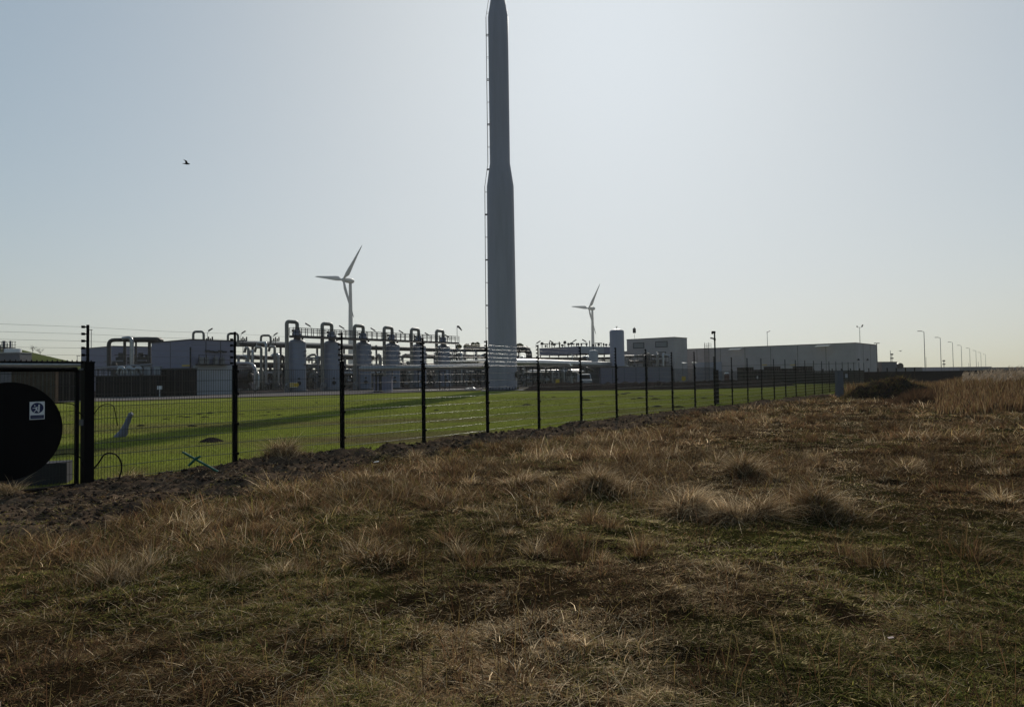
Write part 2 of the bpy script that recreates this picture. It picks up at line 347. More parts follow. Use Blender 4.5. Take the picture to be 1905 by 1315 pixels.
# ------------------------------------------------------------------ mesh fence
fence = thing('mesh_fence', 'long black wire mesh security fence with electric wires above, along the field', 'fence', fpos(0))
LP0 = fence.location.copy()
def panel_mesh(w_, h_, step):
    b = MB(); r_ = .0040; x = .03
    while x < w_ - .02: b.cyl((x, 0, .02), (x, 0, h_), r_, n=4, cap=False, smooth=False); x += step
    z = .1
    while z < h_ + .05:
        pass
        z += .21
    return b
def hwire_mesh():
    b = MB(); z = .1
    while z < 2.05:
        for y in (-.009, .009): b.cyl((.0, y, z), (2.8, y, z), .0052, n=6, cap=False, smooth=True)
        z += .21
    return b
q = hwire_mesh().build('hw', 'wireh'); m_hw = q.data; bpy.data.objects.remove(q)
pm = panel_mesh(2.8, 2.0, .05); po = pm.build('mesh_panel', 'wire'); me_panel = po.data; bpy.data.objects.remove(po)
def child(name, me, parent, loc, rz=0):
    o = bpy.data.objects.new(name, me); COL.objects.link(o); o.parent = parent; o.location = loc; o.rotation_euler = (0, 0, rz); return o
b = MB(); b.box((0, 0, .92), (.085, .06, 2.3)); b.box((0, 0, 2.075), (.095, .07, .02))
for z in (.3, .9, 1.5, 1.95): b.box((0, -.045, z), (.11, .03, .05))
me_post = b.build('post', 'black'); mp_ = me_post.data; bpy.data.objects.remove(me_post)
b = MB(); b.box((0, 0, 1.03), (.155, .155, 2.16)); b.box((0, 0, 2.12), (.17, .17, .02)); q = b.build('post', 'black'); mp_big = q.data; bpy.data.objects.remove(q)
b = MB(); b.box((0, 0, 2.4), (.035, .035, .72)); q = b.build('rod', 'black'); m_rod = q.data; bpy.data.objects.remove(q)
ZI = [2.12, 2.24, 2.36, 2.48, 2.60, 2.72]
b = MB(); b.cyl((-.075, 0, -.02), (-.075, 0, .022), .03, n=8); b.cyl((-.08, 0, 0), (0, 0, 0), .012, n=6); q = b.build('ins', 'black'); m_ins = q.data; bpy.data.objects.remove(q)
b = MB()
for z in ZI: b.cyl((-.075, 0, z - .02), (-.075, 0, z + .022), .03, n=6); b.cyl((-.08, 0, z), (0, 0, z), .012, n=4)
q = b.build('ins', 'black'); m_insall = q.data; bpy.data.objects.remove(q)
NP = 27
far_ins = None
for n in range(-1, NP):
    p = fpos(n) - LP0; zb = max(-.05, min(.1, hz(*fpos(n).xy))) if n > 0 else 0
    if n > 9: zb = -.1
    po = child('post', mp_big if n == -1 else mp_, fence, (p.x, p.y, zb), PH)
    ro = child('extension_rod', m_rod, po, (0, 0, 0))
    if n < 15:
        for z in ZI: child('insulator', m_ins, po, (0, 0, z))
    else: child('insulator_row', m_insall, po, (0, 0, 0))['kind'] = 'stuff'
    if n < NP - 1: pn_ = child('mesh_panel', me_panel, fence, (p.x, p.y, zb), PH); child('horizontal_wires', m_hw, pn_, (0, 0, 0))
d = Vector((DXN, DY, 0)).normalized()
for z in ZI:
    b = MB(); pts = []
    for n in range(-5, NP):
        p = fpos(n) - d * .075 + Vector((0, 0, z)); pts.append(p)
        if n < NP - 1: pts.append((p + fpos(n + 1) - d * .075 + Vector((0, 0, z))) / 2 - Vector((0, 0, .014)))
    b.tube(pts, .0019, 4, cap=False); b.build('electric_wire', 'ewire', fence)
# gate leaf in line with the fence
gp = fpos(-1.04); gate = thing('gate', 'black mesh gate leaf with spiked top rail at the fence end', 'gate', fpos(-1.06))
def fl(n, z, off=0): p = fpos(n); return Vector((p.x + off * .815, p.y - off * .579, z))
b = MB(); b.box((*fl(-1.06, .98).xy, 1.0), (.055, .055, 1.98), PH); b.tube([fl(-1.06, 2.0), fl(-3.2, 2.0)], .042, 4); b.tube([fl(-1.06, .06), fl(-3.2, .06)], .035, 4)
b.box((*fl(-3.2, .98).xy, 1.0), (.055, .055, 1.98), PH); b.build('gate_frame', 'black', gate)
b = MB(); n = -1.08
while n > -3.2: b.cyl(fl(n, .06), fl(n, 2.0), .0034, n=4, cap=False, smooth=False); n -= .05 / 2.8
z = .25
while z < 2: b.cyl(fl(-1.06, z), fl(-3.2, z), .0045, n=4, cap=False, smooth=False); z += .21
b.build('gate_mesh', 'wire', gate)
b = MB(); b.tube([fl(-.96, 2.115), fl(-3.2, 2.115)], .018, 4); n = -.98
while n > -3.2: b.cyl(fl(n, 2.12), fl(n, 2.155), .02, .008, n=4); n -= .075 / 2.8
b.build('spiked_rail', 'black', gate)
b = MB(); b.box((*fl(-1.02, 0).xy, 2.0), (.14, .05, .03), PH); b.box((*fl(-1.02, 0).xy, 1.1), (.12, .08, .1), PH); b.build('latch', 'steel', gate)
# black disc on the gate with its door sign
cc = at(14, 802, (-1.422 + 6.307) * DY); nc = (cc.y / DY) - 6.307; cc = fl(nc, cc.z, .06); nrm = Vector((.815, -.579, 0)); ax = Vector((-d.x, -d.y, 0))
disc = thing('disc', 'large flat black disc fixed to the outside of the mesh gate', 'disc', cc - Vector((0, 0, .77)))
b = MB(); b.cyl(cc, cc + nrm * .02, .765, n=96, smooth=False); b.build('plate', 'black', disc)
def onfence(px, py, off):
    v = CX * ((px - 952.5) / F) + CU * (-(py - 657.5) / F) + CF; o = fl(0, 0, off); t = (o - Vector((0, 0, EYE))).dot(nrm) / v.dot(nrm); return Vector((0, 0, EYE)) + v * t
sa = onfence(55, 763, .083); sb = onfence(83, 763, .083); zt, zb = onfence(69, 747, .083).z, onfence(69, 780, .083).z
sgn = thing('door_sign', 'small white sign with blue door pictogram, mounted on the black disc', 'sign', Vector(((sa.x + sb.x) / 2, (sa.y + sb.y) / 2, zb)))
W = (Vector(sb.xy) - Vector(sa.xy)).length; H_ = zt - zb; sc_ = (sa + sb) / 2; sc_.z = (zt + zb) / 2
def sp(u, v, o=0): return sc_ + d * (u * W) + Vector((0, 0, v * H_)) + nrm * o     # u,v in -.5...5
def spoly(b, uv, o): b.add([sp(u, v, o) for u, v in uv] + [sp(u, v, o - .0015) for u, v in uv], [tuple(range(len(uv))), tuple(range(len(uv), 2 * len(uv)))[::-1]] + [(i, (i + 1) % len(uv), len(uv) + (i + 1) % len(uv), len(uv) + i) for i in range(len(uv))])
b = MB(); spoly(b, [(-.5, -.5), (.5, -.5), (.5, .5), (-.5, .5)], .002); b.build('plate', 'white', sgn)
b = MB(); ry = .41 * W / H_ ; spoly(b, [(.42 * math.cos(t * math.pi / 18), .14 + .30 * math.sin(t * math.pi / 18)) for t in range(36)], .004); b.build('blue_disc', 'blue', sgn)
b = MB(); spoly(b, [(-.45, -.46), (.45, -.46), (.45, -.26), (-.45, -.26)], .004); b.build('caption_band', 'blue', sgn)
b = MB()
spoly(b, [(.05, -.12), (.15, -.06), (.17, .34), (.07, .32)], .006)
spoly(b, [(-.17 + .045 * math.cos(t * math.pi / 5), .27 + .035 * math.sin(t * math.pi / 5)) for t in range(10)], .006)
spoly(b, [(-.32, .12), (-.30, .16), (-.14, .17), (-.05, .20), (.04, .20), (.04, .16), (-.05, .16), (-.13, .12)], .006)
spoly(b, [(-.14, .17), (-.03, .18), (.02, .03), (-.09, .03)], .0068)
spoly(b, [(-.09, .05), (-.02, .05), (-.20, -.10), (-.25, -.08)], .0062); spoly(b, [(-.05, .05), (.01, .04), (.03, -.04), (-.02, -.05)], .0074)
b.build('pictogram', 'white', sgn)
b = MB(); u = -.38
for i in range(13):
    spoly(b, [(u, -.385), (u + .035, -.385), (u + .035, -.335), (u, -.335)], .006); u += .058
b.build('caption', 'steel', sgn)
# cable loops
def cable(label, pts, r_): b = MB(); b.tube(pts, r_, 6, bend=.12); return tag(b.build('cable', 'black'), label, 'cable', 'cables around the gate post')
O = lambda px, py: onfence(px, py, .09)
cable('upper black cable loop left of the thick gate post', [O(98, 750), O(120, 750), O(140, 752), O(147, 768), O(158, 776)], .009)
cable('upper thin black cable loop right of the gate post', [O(174, 772), O(184, 757), O(196, 751), O(212, 753), O(215, 772), O(219, 792)], .007)
cable('lower black cable between the disc and the gate post', [O(100, 846), O(130, 843), O(147, 846), O(158, 872)], .009)
cable('lower thick black cable hoop reaching the ground right of the gate post', [O(174, 872), O(186, 858), O(194, 843), O(214, 842), O(226, 858), O(226, 876), O(221, 892)], .013)
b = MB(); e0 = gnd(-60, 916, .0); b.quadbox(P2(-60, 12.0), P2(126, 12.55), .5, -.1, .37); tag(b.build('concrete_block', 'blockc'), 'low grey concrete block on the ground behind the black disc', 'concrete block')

# ------------------------------------------------------------------ absorber columns row
def rowpos(i): c_ = 20.9; Y = 102 * (i + c_) / c_; x = 1962 - (1962 - 553.5) * c_ / (i + c_); return Vector(((x - 952.5) / F * Y, Y, 0))
RD = (rowpos(5) - rowpos(0)).normalized(); RN = Vector((RD.y, -RD.x, 0))
def make_col():
    p = rowpos(0); t = thing('absorber_column', '', 'tank', p, 'grey columns in the row'); r = 1.22
    b = MB(); pf = [(r + .03, .1), (r, .35), (r, 6.9)] + [(r * math.cos(a) ** .7, 6.9 + .64 * math.sin(a)) for a in [R(x) for x in (12, 25, 40, 55, 70, 80, 86)]] + [(.1, 7.54)]
    b.lathe(p, pf, 40); b.build('shell', 'vessel', t)
    b = MB(); b.lathe(p, [(.5, 7.3), (.5, 7.75), (.72, 7.76), (.72, 8.1), (.62, 8.12), (.5, 8.7), (.36, 8.9)], 20); b.build('nozzle', 'vessel', t)
    q = p - RD * 1.75 - RN * .0; b = MB()
    b.tube([q + Vector((0, 0, .7)), q + Vector((0, 0, 10.0)), p + Vector((-.0, 0, 10.0)), p + Vector((0, 0, 8.3))], .27, 14, bend=.42); b.build('riser_pipe', 'pipe', t)
    b = MB(); b.cyl(q + Vector((0, 0, .9)) + RN * .0, q + Vector((0, 0, .9)) + RN * .5, .38, n=16); b.cyl(q, q + Vector((0, 0, .8)), .36, n=14); b.build('valve', 'steel', t)
    a = Vector((.45, -.89, 0)); b = MB(); b.cyl(p + a * 1.1 + Vector((0, 0, 1.2)), p + a * 1.42 + Vector((0, 0, 1.2)), .28, n=16); b.cyl(p + a * 1.1 + Vector((0, 0, 1.85)), p + a * 1.34 + Vector((0, 0, 1.85)), .16, n=12); b.build('manhole', 'dsteel', t)
    a = Vector((.93, -.37, 0)); b = MB()
    for z in (3.9, 5.2, 5.8): b.cyl(p + a * 1.1 + Vector((0, 0, z)), p + a * 1.5 + Vector((0, 0, z)), .09, n=8); b.cyl(p + a * 1.42 + Vector((0, 0, z)), p + a * 1.5 + Vector((0, 0, z)), .16, n=8)
    b.tube([p + a * 1.5 + Vector((0, 0, .5)), p + a * 1.5 + Vector((0, 0, 6))], .03, 5); b.build('instrument_stub', 'steel', t)
    b = MB(); b.lathe(p, [(1.5, 0), (1.5, .22)], 24); b.build('plinth', 'concd', t)
    b = MB()
    for k in range(3):
        o = p + RD * (-.35 + .4 * k) - RN * (.5 + .12 * k) + Vector((0, 0, 8.0)); b.cyl(o, o + Vector((0, 0, .5 + .25 * (k % 2))), .14, n=8); b.box(o + Vector((0, 0, .75)), (.3, .25, .28))
    b.build('relief_valve', 'dsteel', t)
    return t
names = ['nearest grey absorber column, with the yellow sign, leftmost of the row of six', 'second grey absorber column from the left in the row of six', 'third column from the left, just right of the larger wind turbine tower',
         'fourth column from the left, behind the small grey cabinet', 'fifth column from the left, second from the right end of the catwalk', 'rightmost smallest-looking absorber column at the end of the catwalk']
c0 = make_col()
for i in range(6):
    o = c0 if i == 0 else copy_tree(c0); o.location = rowpos(i); o['label'] = names[i]
# yellow sign on first column
p = at(547, 716, 100.2); ys = thing('yellow_sign', 'yellow arrow-ended sign with white lines on the nearest grey column', 'sign', p)
X_ = Vector((1, 0, 0)); Z_ = Vector((0, 0, 1))
def flat(b, c_, uv, y0, th=.02, ex=X_): b.add([c_ + ex * u + Z_ * v + Vector((0, y0, 0)) for u, v in uv] + [c_ + ex * u + Z_ * v + Vector((0, y0 + th, 0)) for u, v in uv], [tuple(range(len(uv)))[::-1], tuple(range(len(uv), 2 * len(uv)))] + [(i, (i + 1) % len(uv), len(uv) + (i + 1) % len(uv), len(uv) + i) for i in range(len(uv))])
b = MB(); flat(b, p, [(-.64, -.36), (.5, -.36), (.68, 0), (.5, .36), (-.64, .36)], 0, .04); b.build('plate', 'yellow', ys)
b = MB()
for v in (-.3, 0, .3): flat(b, p, [(-.58, v - .03), (.0 if v == 0 else .48, v - .03), (.0 if v == 0 else .48, v + .03), (-.58, v + .03)], -.02, .015)
b.build('lettering', 'white', ys)
# catwalk along the column heads
A0 = rowpos(0) - RD * 1.9; A1 = rowpos(5) + RD * 2.3
cw = thing('catwalk', 'steel catwalk with handrails running across the tops of the grey columns', 'catwalk', A0)
L = (A1 - A0).length; ang = math.atan2(RD.y, RD.x); mid = (A0 + A1) / 2 + RN * 1.25
b = MB(); b.box(mid + Z_ * 7.93, (L, .9, .07), ang)
for s_ in (-.45, .45): b.box(mid + RN * s_ + Z_ * 7.82, (L, .09, .32), ang)
b.build('deck', 'dsteel', cw)
k = 0; n = 34
for i in range(n + 1):
    b = MB()
    for s_ in (-.45, .45): b.box(A0 + RD * (L * i / n) + RN * (1.25 + s_) + Z_ * 8.5, (.07, .07, 1.15), ang)
    b.build('rail_post', 'dsteel', cw)
b = MB()
for s_ in (-.45, .45):
    for z in (8.5, 8.8, 9.06): b.box(mid + RN * s_ + Z_ * z, (L, .05, .05), ang)
b.build('handrail', 'dsteel', cw)
for i in range(6):
    b = MB(); q = rowpos(i) + RN * 1.3 + RD * 1.9; b.box(q + Z_ * 3.85, (.14, .14, 7.7), ang) if i in (5,) else b.box(rowpos(i) + RN * 1.2 + Z_ * 7.65, (.12, .3, .5), ang); b.build('support', 'dsteel', cw)
def gooseneck(px, ptop, py0, Y, label, side=-1, grp='gooseneck lamps on the catwalk', s=1.0):
    a = at(px, py0, Y); tp = at(px, ptop, Y); h = tp.z - a.z
    t = thing('walkway_lamp', label, 'lamp', a, grp)
    b = MB(); b.tube([a, a + Z_ * (h * .82), a + Z_ * h + X_ * side * .25 * s], .035 * s, 5, bend=.3 * s); b.build('lamp_post', 'steel', t)
    e = a + Z_ * h + X_ * side * .25 * s; b = MB(); b.box(e + X_ * side * .28 * s + Z_ * .16 * s, (.85 * s, .24 * s, .19 * s), 0, 0, -side * R(32)); b.build('lamp_head', 'dsteel', t)
for px, i, nm in ((579.5, .5, 'gooseneck lamp between the first and second column heads'), (642, 1.5, 'gooseneck lamp left of the larger turbine tower'), (700, 2.5, 'gooseneck lamp between third and fourth column heads'), (752, 3.5, 'gooseneck lamp between fourth and fifth column heads'), (800, 4.5, 'gooseneck lamp between fifth and sixth column heads'), (837, 5.35, 'rightmost gooseneck lamp on the catwalk, at its end')):
    Y = (rowpos(0) + RD * 6.17 * i).y; gooseneck(px, 604 + i * 4.2, 628 + i * 2.3, Y, nm)
# wind sock mast at the end of the catwalk
q = rowpos(5) + RD * 2.6 + RN * 1; q.z = 0; ws = thing('windsock', 'small drooping windsock on a thin mast right of the catwalk end', 'windsock', q)
zt = zof(841.5, 608, q.y); b = MB(); b.cyl(q, q + Z_ * zt, .05, n=6); b.build('mast', 'steel', ws)
b = MB(); e = q + Z_ * zt; b.tube([e, e + X_ * .25 + Z_ * .05, e + X_ * .6 - Z_ * .35, e + X_ * .85 - Z_ * .7], [.2, .2, .14, .08], 8); b.build('sock', 'dsteel', ws)

# ------------------------------------------------------------------ generic builders for the plant
def pipe_run(name, label, runs, m_, cat='pipe', group=None, bend=.5, n=12, legs=(), legr=.08):
    base = runs[0][0][0].copy(); base.z = 0
    t = thing(name, label, cat, base, group)
    for pts, r in runs: b = MB(); b.tube(pts, r, n, bend=bend); b.build('pipe', m_, t)
    for p, r in legs:
        b = MB(); b.box((p.x, p.y, p.z / 2), (legr * 2, legr * 2, p.z)); b.box((p.x, p.y, .1), (legr * 5, legr * 5, .2)); b.build('support', 'concd', t)
    return t
def building(name, label, a, b_, depth, h, wm, cat='building', roof='roofe', seams=0, hseam=None, z0=-.2, edge=.12, group=None):
    a = Vector((a[0], a[1], 0)); b_ = Vector((b_[0], b_[1], 0)); dd = (b_ - a).normalized(); nn = Vector((-dd.y, dd.x, 0)); L = (b_ - a).length
    t = thing(name, label, cat, a, group); m1 = MB(); m1.quadbox(a.xy, b_.xy, depth, z0, h); m1.build('wall', wm, t)
    m1 = MB(); m1.quadbox((a - dd * .06 - nn * .06).xy, (b_ + dd * .06 - nn * .06).xy, depth + .12, h + .002, h + edge); m1.build('roof', roof, t)
    if seams or hseam:
        m1 = MB()
        for i in range(1, seams + 1): c_ = a + dd * (L * i / (seams + 1)) - nn * .01; m1.box(c_ + Z_ * (h / 2), (.07, .03, h - .1), math.atan2(dd.y, dd.x))
        if hseam: c_ = (a + b_) / 2 - nn * .012; m1.box(c_ + Z_ * hseam, (L, .03, .06), math.atan2(dd.y, dd.x))
        if h > 4:
            for i in range(1, 3): c_ = b_ + nn * (depth * i / 3) + dd * .01; m1.box(c_ + Z_ * (h / 2), (.07, .03, h - .1), math.atan2(nn.y, nn.x))
        m1.build('panel_seam', 'dclad', t)
    return t, a, dd, nn
def rack(name, label, a, b_, wdt, levels, bays, seed, ztop, cat='pipe rack', drops=10, pm='dclad', bits=14):
    rr = random.Random(seed); a = Vector((a[0], a[1], 0)); b_ = Vector((b_[0], b_[1], 0)); dd = (b_ - a).normalized(); nn = Vector((-dd.y, dd.x, 0)); L = (b_ - a).length; an = math.atan2(dd.y, dd.x)
    t = thing(name, label, cat, a)
    for i in range(bays + 1):
        c_ = a + dd * (L * i / bays); m1 = MB()
        for s_ in (0, wdt): m1.box(c_ + nn * s_ + Z_ * (ztop / 2), (.2, .2, ztop), an)
        for z in levels: m1.box(c_ + nn * (wdt / 2) + Z_ * z, (.16, wdt, .22), an)
        m1.build('frame', 'steel', t)
    m1 = MB()
    for s_ in (0, wdt):
        for z in levels: m1.box((a + b_) / 2 + nn * s_ + Z_ * (z - .03), (L, .12, .16), an)
    m1.build('beam', 'dsteel', t)
    for z in levels:
        for k in range(rr.randint(3, 5)):
            r = rr.choice((.09, .13, .18, .26, .34)); o = nn * rr.uniform(-.1, wdt) + Z_ * (z + .12 + r); m1 = MB(); s0_ = rr.uniform(0, .25) * L; s1_ = rr.uniform(.6, 1) * L
            m1.tube([a + dd * s0_ + o - Z_ * rr.uniform(.3, 1.4), a + dd * s0_ + o, a + dd * s1_ + o, a + dd * s1_ + o + nn * .6 - Z_ * rr.uniform(0, 1)], r, 8, bend=.4); m1.build('pipe', rr.choice((pm, 'pipe', 'clad', 'dclad')), t)
    for k in range(drops):
        s_ = rr.uniform(.02, .98) * L; r = rr.choice((.08, .12, .2, .28)); z1 = rr.choice(levels) + rr.uniform(.3, 1.1); o = a + dd * s_ - nn * rr.uniform(.3, .9); m1 = MB()
        sg = rr.choice((-1, 1)) * rr.uniform(.5, 1.8)
        m1.tube([o + Z_ * .3, o + Z_ * z1, o + nn * .9 + dd * sg * .2 + Z_ * z1, o + nn * 1.1 + dd * sg + Z_ * (z1 - .5)], r, 8, bend=.35); m1.build('riser', rr.choice(('pipe', 'clad', pm)), t)
    for k in range(bits):
        s_ = rr.uniform(.02, .98) * L; o = a + dd * s_ - nn * rr.uniform(.0, 1.2) + Z_ * rr.choice((.7, 1.1, 1.4, levels[0] + .4)); m1 = MB(); r = rr.uniform(.12, .3)
        m1.cyl(o - dd * .3, o + dd * .3, r, n=10); m1.cyl(o - dd * .34, o - dd * .26, r * 1.5, n=10); m1.cyl(o + dd * .26, o + dd * .34, r * 1.5, n=10); m1.cyl(o, o + Z_ * .55, .05, n=5); m1.cyl(o + Z_ * .5 - nn * .01, o + Z_ * .56, .2, n=10)
        m1.box((o.x, o.y, o.z / 2), (.12, .12, o.z)); m1.build('valve', rr.choice(('clad', 'steel', 'pipe')), t)
    return t

# --- left: long block far behind
GU = Vector((.62, .785, 0)); GV = Vector((.785, -.62, 0))          # the plant's own grid directions
building('process_hall', 'long low blue grey hall at far left behind the fence post', (-85, 140), (-73.6, 131), 22, zof(150, 649.5, 140), 'wallg')
# main left grey building
bh = zof(355, 632.5, 84); BC = Vector((-38.0, 84, 0)); BL = BC - GV * 9.9
t, a, dd, nn = building('compressor_building', 'large windowless blue grey building left of the columns', BL.xy, BC.xy, 5.6, bh, 'wallg', seams=1)
def rf(px, off=0): k = (px - 952.5) / F; s_ = (k * BC.y - BC.x) / (GU.x - k * GU.y); return BC + GU * s_ + GV * off
zl = zof(395, 679, 85)
b = MB(); p0, p1 = rf(358), rf(432); b.quadbox((p0 + GV * .25).xy, (p1 + GV * .25).xy, .24, 0, zl); b.build('lower_wall', 'walll', t)
pf = MB(); z = zof(390, 677, 84.5); p0, p1 = rf(362), rf(420); pf.quadbox((p0 + GV * 1.1).xy, (p1 + GV * 1.1).xy, .82, z - .12, z)
for px in (362, 376, 391, 405, 420): q = rf(px, 1.06); pf.box((q.x, q.y, z + .55), (.05, .05, 1.1))
for k in (.5, 1.05): q0 = rf(362, 1.06); q1 = rf(420, 1.06); pf.tube([Vector((q0.x, q0.y, z + k)), Vector((q1.x, q1.y, z + k))], .025, 4)
pf.build('service_platform', 'dsteel', t)
for px in (370, 380, 397, 409):
    b = MB(); q = rf(px, .55); b.box((q.x, q.y, z + .42), (.5, .5, .8), .66); b.cyl(Vector((q.x, q.y, z + .5)) + GV * .26, Vector((q.x, q.y, z + .5)) + GV * .29, .2, n=14); b.build('air_unit', 'steel', t)
b = MB(); q = BC + GV * .1 - GU * .1; b.cyl((q.x, q.y, 0), (q.x, q.y, zof(355, 645, 83)), .09, n=8); b.build('downpipe', 'dsteel', t)
b = MB(); q = at(347, 680, 84.2); b.box((q.x, q.y, q.z), (1.0, .2, .14)); b.build('canopy_light', 'yellow', t)
b = MB()
for k in range(5): q = rf(385 + k * 8, .15); q.z = zof(400, 652 + (k % 3), 85); b.box(q, (.5, .2, .16), .66)
b.build('cable_box', 'dsteel', t)
# dark enclosures in front, left
z = zof(240, 700, 80)
t, *_ = building('equipment_enclosure', 'long black louvred enclosure along the road at left', P2(178, 80), P2(296, 80), 1.5, z, 'dark', seams=6)
t2, *_ = building('switch_room', 'black cabin between the long enclosure and the grey building', P2(300, 82), P2(353, 81), 1.2, zof(325, 687, 82), 'dark', seams=3)
b = MB(); q = at(297, 721, 79.5); b.box(q, (.55, .03, .4)); b.box((q.x, q.y + .03, q.z / 2), (.05, .04, q.z)); ws_ = b.build('notice_board', 'white'); tag(ws_, 'small white notice in front of the long black enclosure', 'sign')
b = MB()
for i in range(12): b.box(at(182 + i * 10, 696, 80.2), (.05, .05, 1.2))
for py in (690, 694): b.tube([at(180, py, 80.2), at(296, py + 1, 80.2)], .03, 4)
tag(b.build('guard_rail', 'dsteel'), 'thin steel guard rail on top of the long black enclosure', 'railing')
vt = thing('valve_manifold', 'cluster of silver valves and elbows above the long black enclosure', 'valves', at(240, 700, 83))
for i, px in enumerate((224, 231, 239, 247, 256)):
    b = MB(); q = at(px, 688 + (i % 2) * 3, 83); b.tube([q - X_ * .3 - Z_ * .5, q - X_ * .1 + Z_ * .25, q + X_ * .35 + Z_ * .2, q + X_ * .5 - Z_ * .5], .23, 10, bend=.25); b.build('elbow', 'clad', vt)
b = MB(); b.tube([at(180, 686, 83.5), at(240, 681, 83.5), at(283, 678, 83.5)], .1, 8); b.tube([at(222, 699, 83), at(262, 699, 83)], .3, 10); b.build('header', 'steel', vt)
b = MB(); b.tube([at(176, 683, 84), at(225, 680.5, 84), at(285, 677, 84.5)], .05, 5); b.tube([at(176, 688.5, 84), at(290, 684, 84.5)], .04, 5); b.build('rail_pipe', 'steel', vt)
for px, lb in ((276, 'left pale instrument box above the long black enclosure'), (294, 'right pale instrument box above the long black enclosure')):
    b = MB(); q = at(px, 690, 82.6); b.box(q, (.72, .5, .95)); q2 = q + Z_ * .52; b.box(q2, (.95, .7, .06)); tag(b.build('instrument_box', 'walll'), lb, 'box')
# big bore pipework
Y = 97
pipe_run('pipe_arch', 'big dark pipe arch with thick header at far left', [([at(202.5, 690, Y), at(202.5, 632.5, Y), at(300, 631.5, Y + 2)], .26), ([at(232, 634, Y + 1), at(232, 700, Y + 1)], .19), ([at(253, 634, Y + 1), at(253, 700, Y + 1)], .13), ([at(278, 634, Y + 1), at(278, 700, Y + 1)], .2)], 'dclad', bend=.7)
pipe_run('thick_header', 'thick dark horizontal header pipe ending behind the grey building', [([at(230, 631, Y), at(246, 632, Y), at(292, 632, Y), at(300, 634, Y + 1)], .36)], 'dclad', bend=.3)
pipe_run('silver_riser', 'silver vertical pipe with elbow joining the thick header', [([at(228, 630, Y - 1), at(245, 628, Y - 1), at(245.5, 682, Y - 1)], .26)], 'clad', bend=.6)
for i, px in enumerate((225, 246, 262, 275)):
    b = MB(); q = at(px, 668, Y + 6); b.box((q.x, q.y, q.z - 1), (1.1, .8, 2.6)); b.cyl(q - Z_ * .2, q + Z_ * (.9 - .3 * (i % 2)), .35, n=12); b.box(q + Z_ * .6, (1.6, .5, .1))
    tag(b.build('skid_unit', 'dclad'), ['leftmost dark skid inside the pipe arch', 'dark skid behind the silver riser', 'dark skid right of the silver riser', 'rightmost dark skid beside the grey building'][i], 'equipment')
# second row of inverted U pipes behind the building
for i, (xa, xb, yt, lb) in enumerate(((359.5, 379, 617, 'inverted U pipe above the roof of the large grey building'), (424, 443, 620.5, 'inverted U pipe at the right corner of the grey building'), (485.5, 503.5, 624, 'inverted U pipe left of the nearest column'))):
    Y = 112 + i * 5; pipe_run('u_pipe', lb, [([at(xa, 690, Y), at(xa, yt, Y), at(xb, yt, Y), at(xb, 645, Y)], .19)], 'pipe', group='inverted U pipes behind the grey building', bend=.5)
    b = MB(); q = at(xb + 9, 634, Y)
    for k in range(4): b.cyl(q + X_ * (k * .3 - .3), q + X_ * (k * .3 - .3) + Z_ * (.4 + .25 * (k % 2)), .11, n=6)
    b.cyl(q - Z_ * 3, q, .06, n=5); b.box(q, (1.3, .4, .12)); tag(b.build('relief_valve_set', 'dsteel'), ['small dark valves right of the roof-level inverted U pipe', 'small dark valves left of the middle lamp', 'small dark valves just left of the nearest column'][i], 'valves')
    gooseneck((386, 448, 508)[i], (615, 619.5, 623)[i], 640, Y, ['tilted lamp above the large grey building', 'tilted lamp right of the grey building corner', 'tilted lamp just left of the nearest column'][i], 1, 'tilted lamps by the inverted U pipes', .9)
# large overhead headers
pipe_run('overhead_header', 'large dark overhead pipe running behind the grey columns', [([at(436, 640, 118), at(690, 647, 140), at(850, 652, 158)], .42)], 'dclad', legs=[(at(x, 642, y), .2) for x, y in ((470, 121), (522, 126), (590, 131), (640, 136), (700, 141))], legr=.16)
pipe_run('overhead_header', 'slimmer silver overhead pipe above the large dark one', [([at(436, 635.5, 119), at(560, 639, 130), at(690, 643, 141)], .16)], 'clad')
for i, (xa, yt, xb) in enumerate(((486, 646, 474), (495, 637.5, 478), (511, 645, 500), (462, 647, 455), (470, 653, 463))):
    pipe_run('drop_pipe', ['bent pipe second in the gap left of the nearest column', 'tallest bent pipe in the gap left of the nearest column', 'bent pipe closest to the nearest column', 'bent pipe next to the grey building corner', 'short bent pipe low beside the grey building'][i],
             [([at(xb, yt + 9, 112), at(xb + 2, yt, 112), at(xa, yt, 108), at(xa, 712, 108)], .2)], ('pipe', 'clad', 'pipe', 'pipe', 'clad')[i], group='bent pipes beside the grey building')
# silver exchanger coil
hx = thing('heat_exchanger', 'bundle of curved silver pipes right of the large grey building', 'heat exchanger', at(460, 722, 94))
for i in range(7):
    b = MB(); y0 = 676 + i * 6; b.tube([at(437, y0, 96 + i * .3), at(468 + (i % 3) * 4, y0 + (i % 2) * 2, 95), at(475 + (i % 3) * 3, y0 + 9 + i, 94), at(474 + (i % 3) * 3, 724, 94)], .22 - .02 * (i % 3), 10, bend=.9); b.build('pipe', ('clad', 'pipe')[i % 2], hx)
b = MB(); b.tube([at(440, 700, 95.5), at(466, 700, 95)], .75, 16); b.box(at(452, 716, 95.5), (2.4, .8, .9)); b.build('shell', 'dclad', hx)
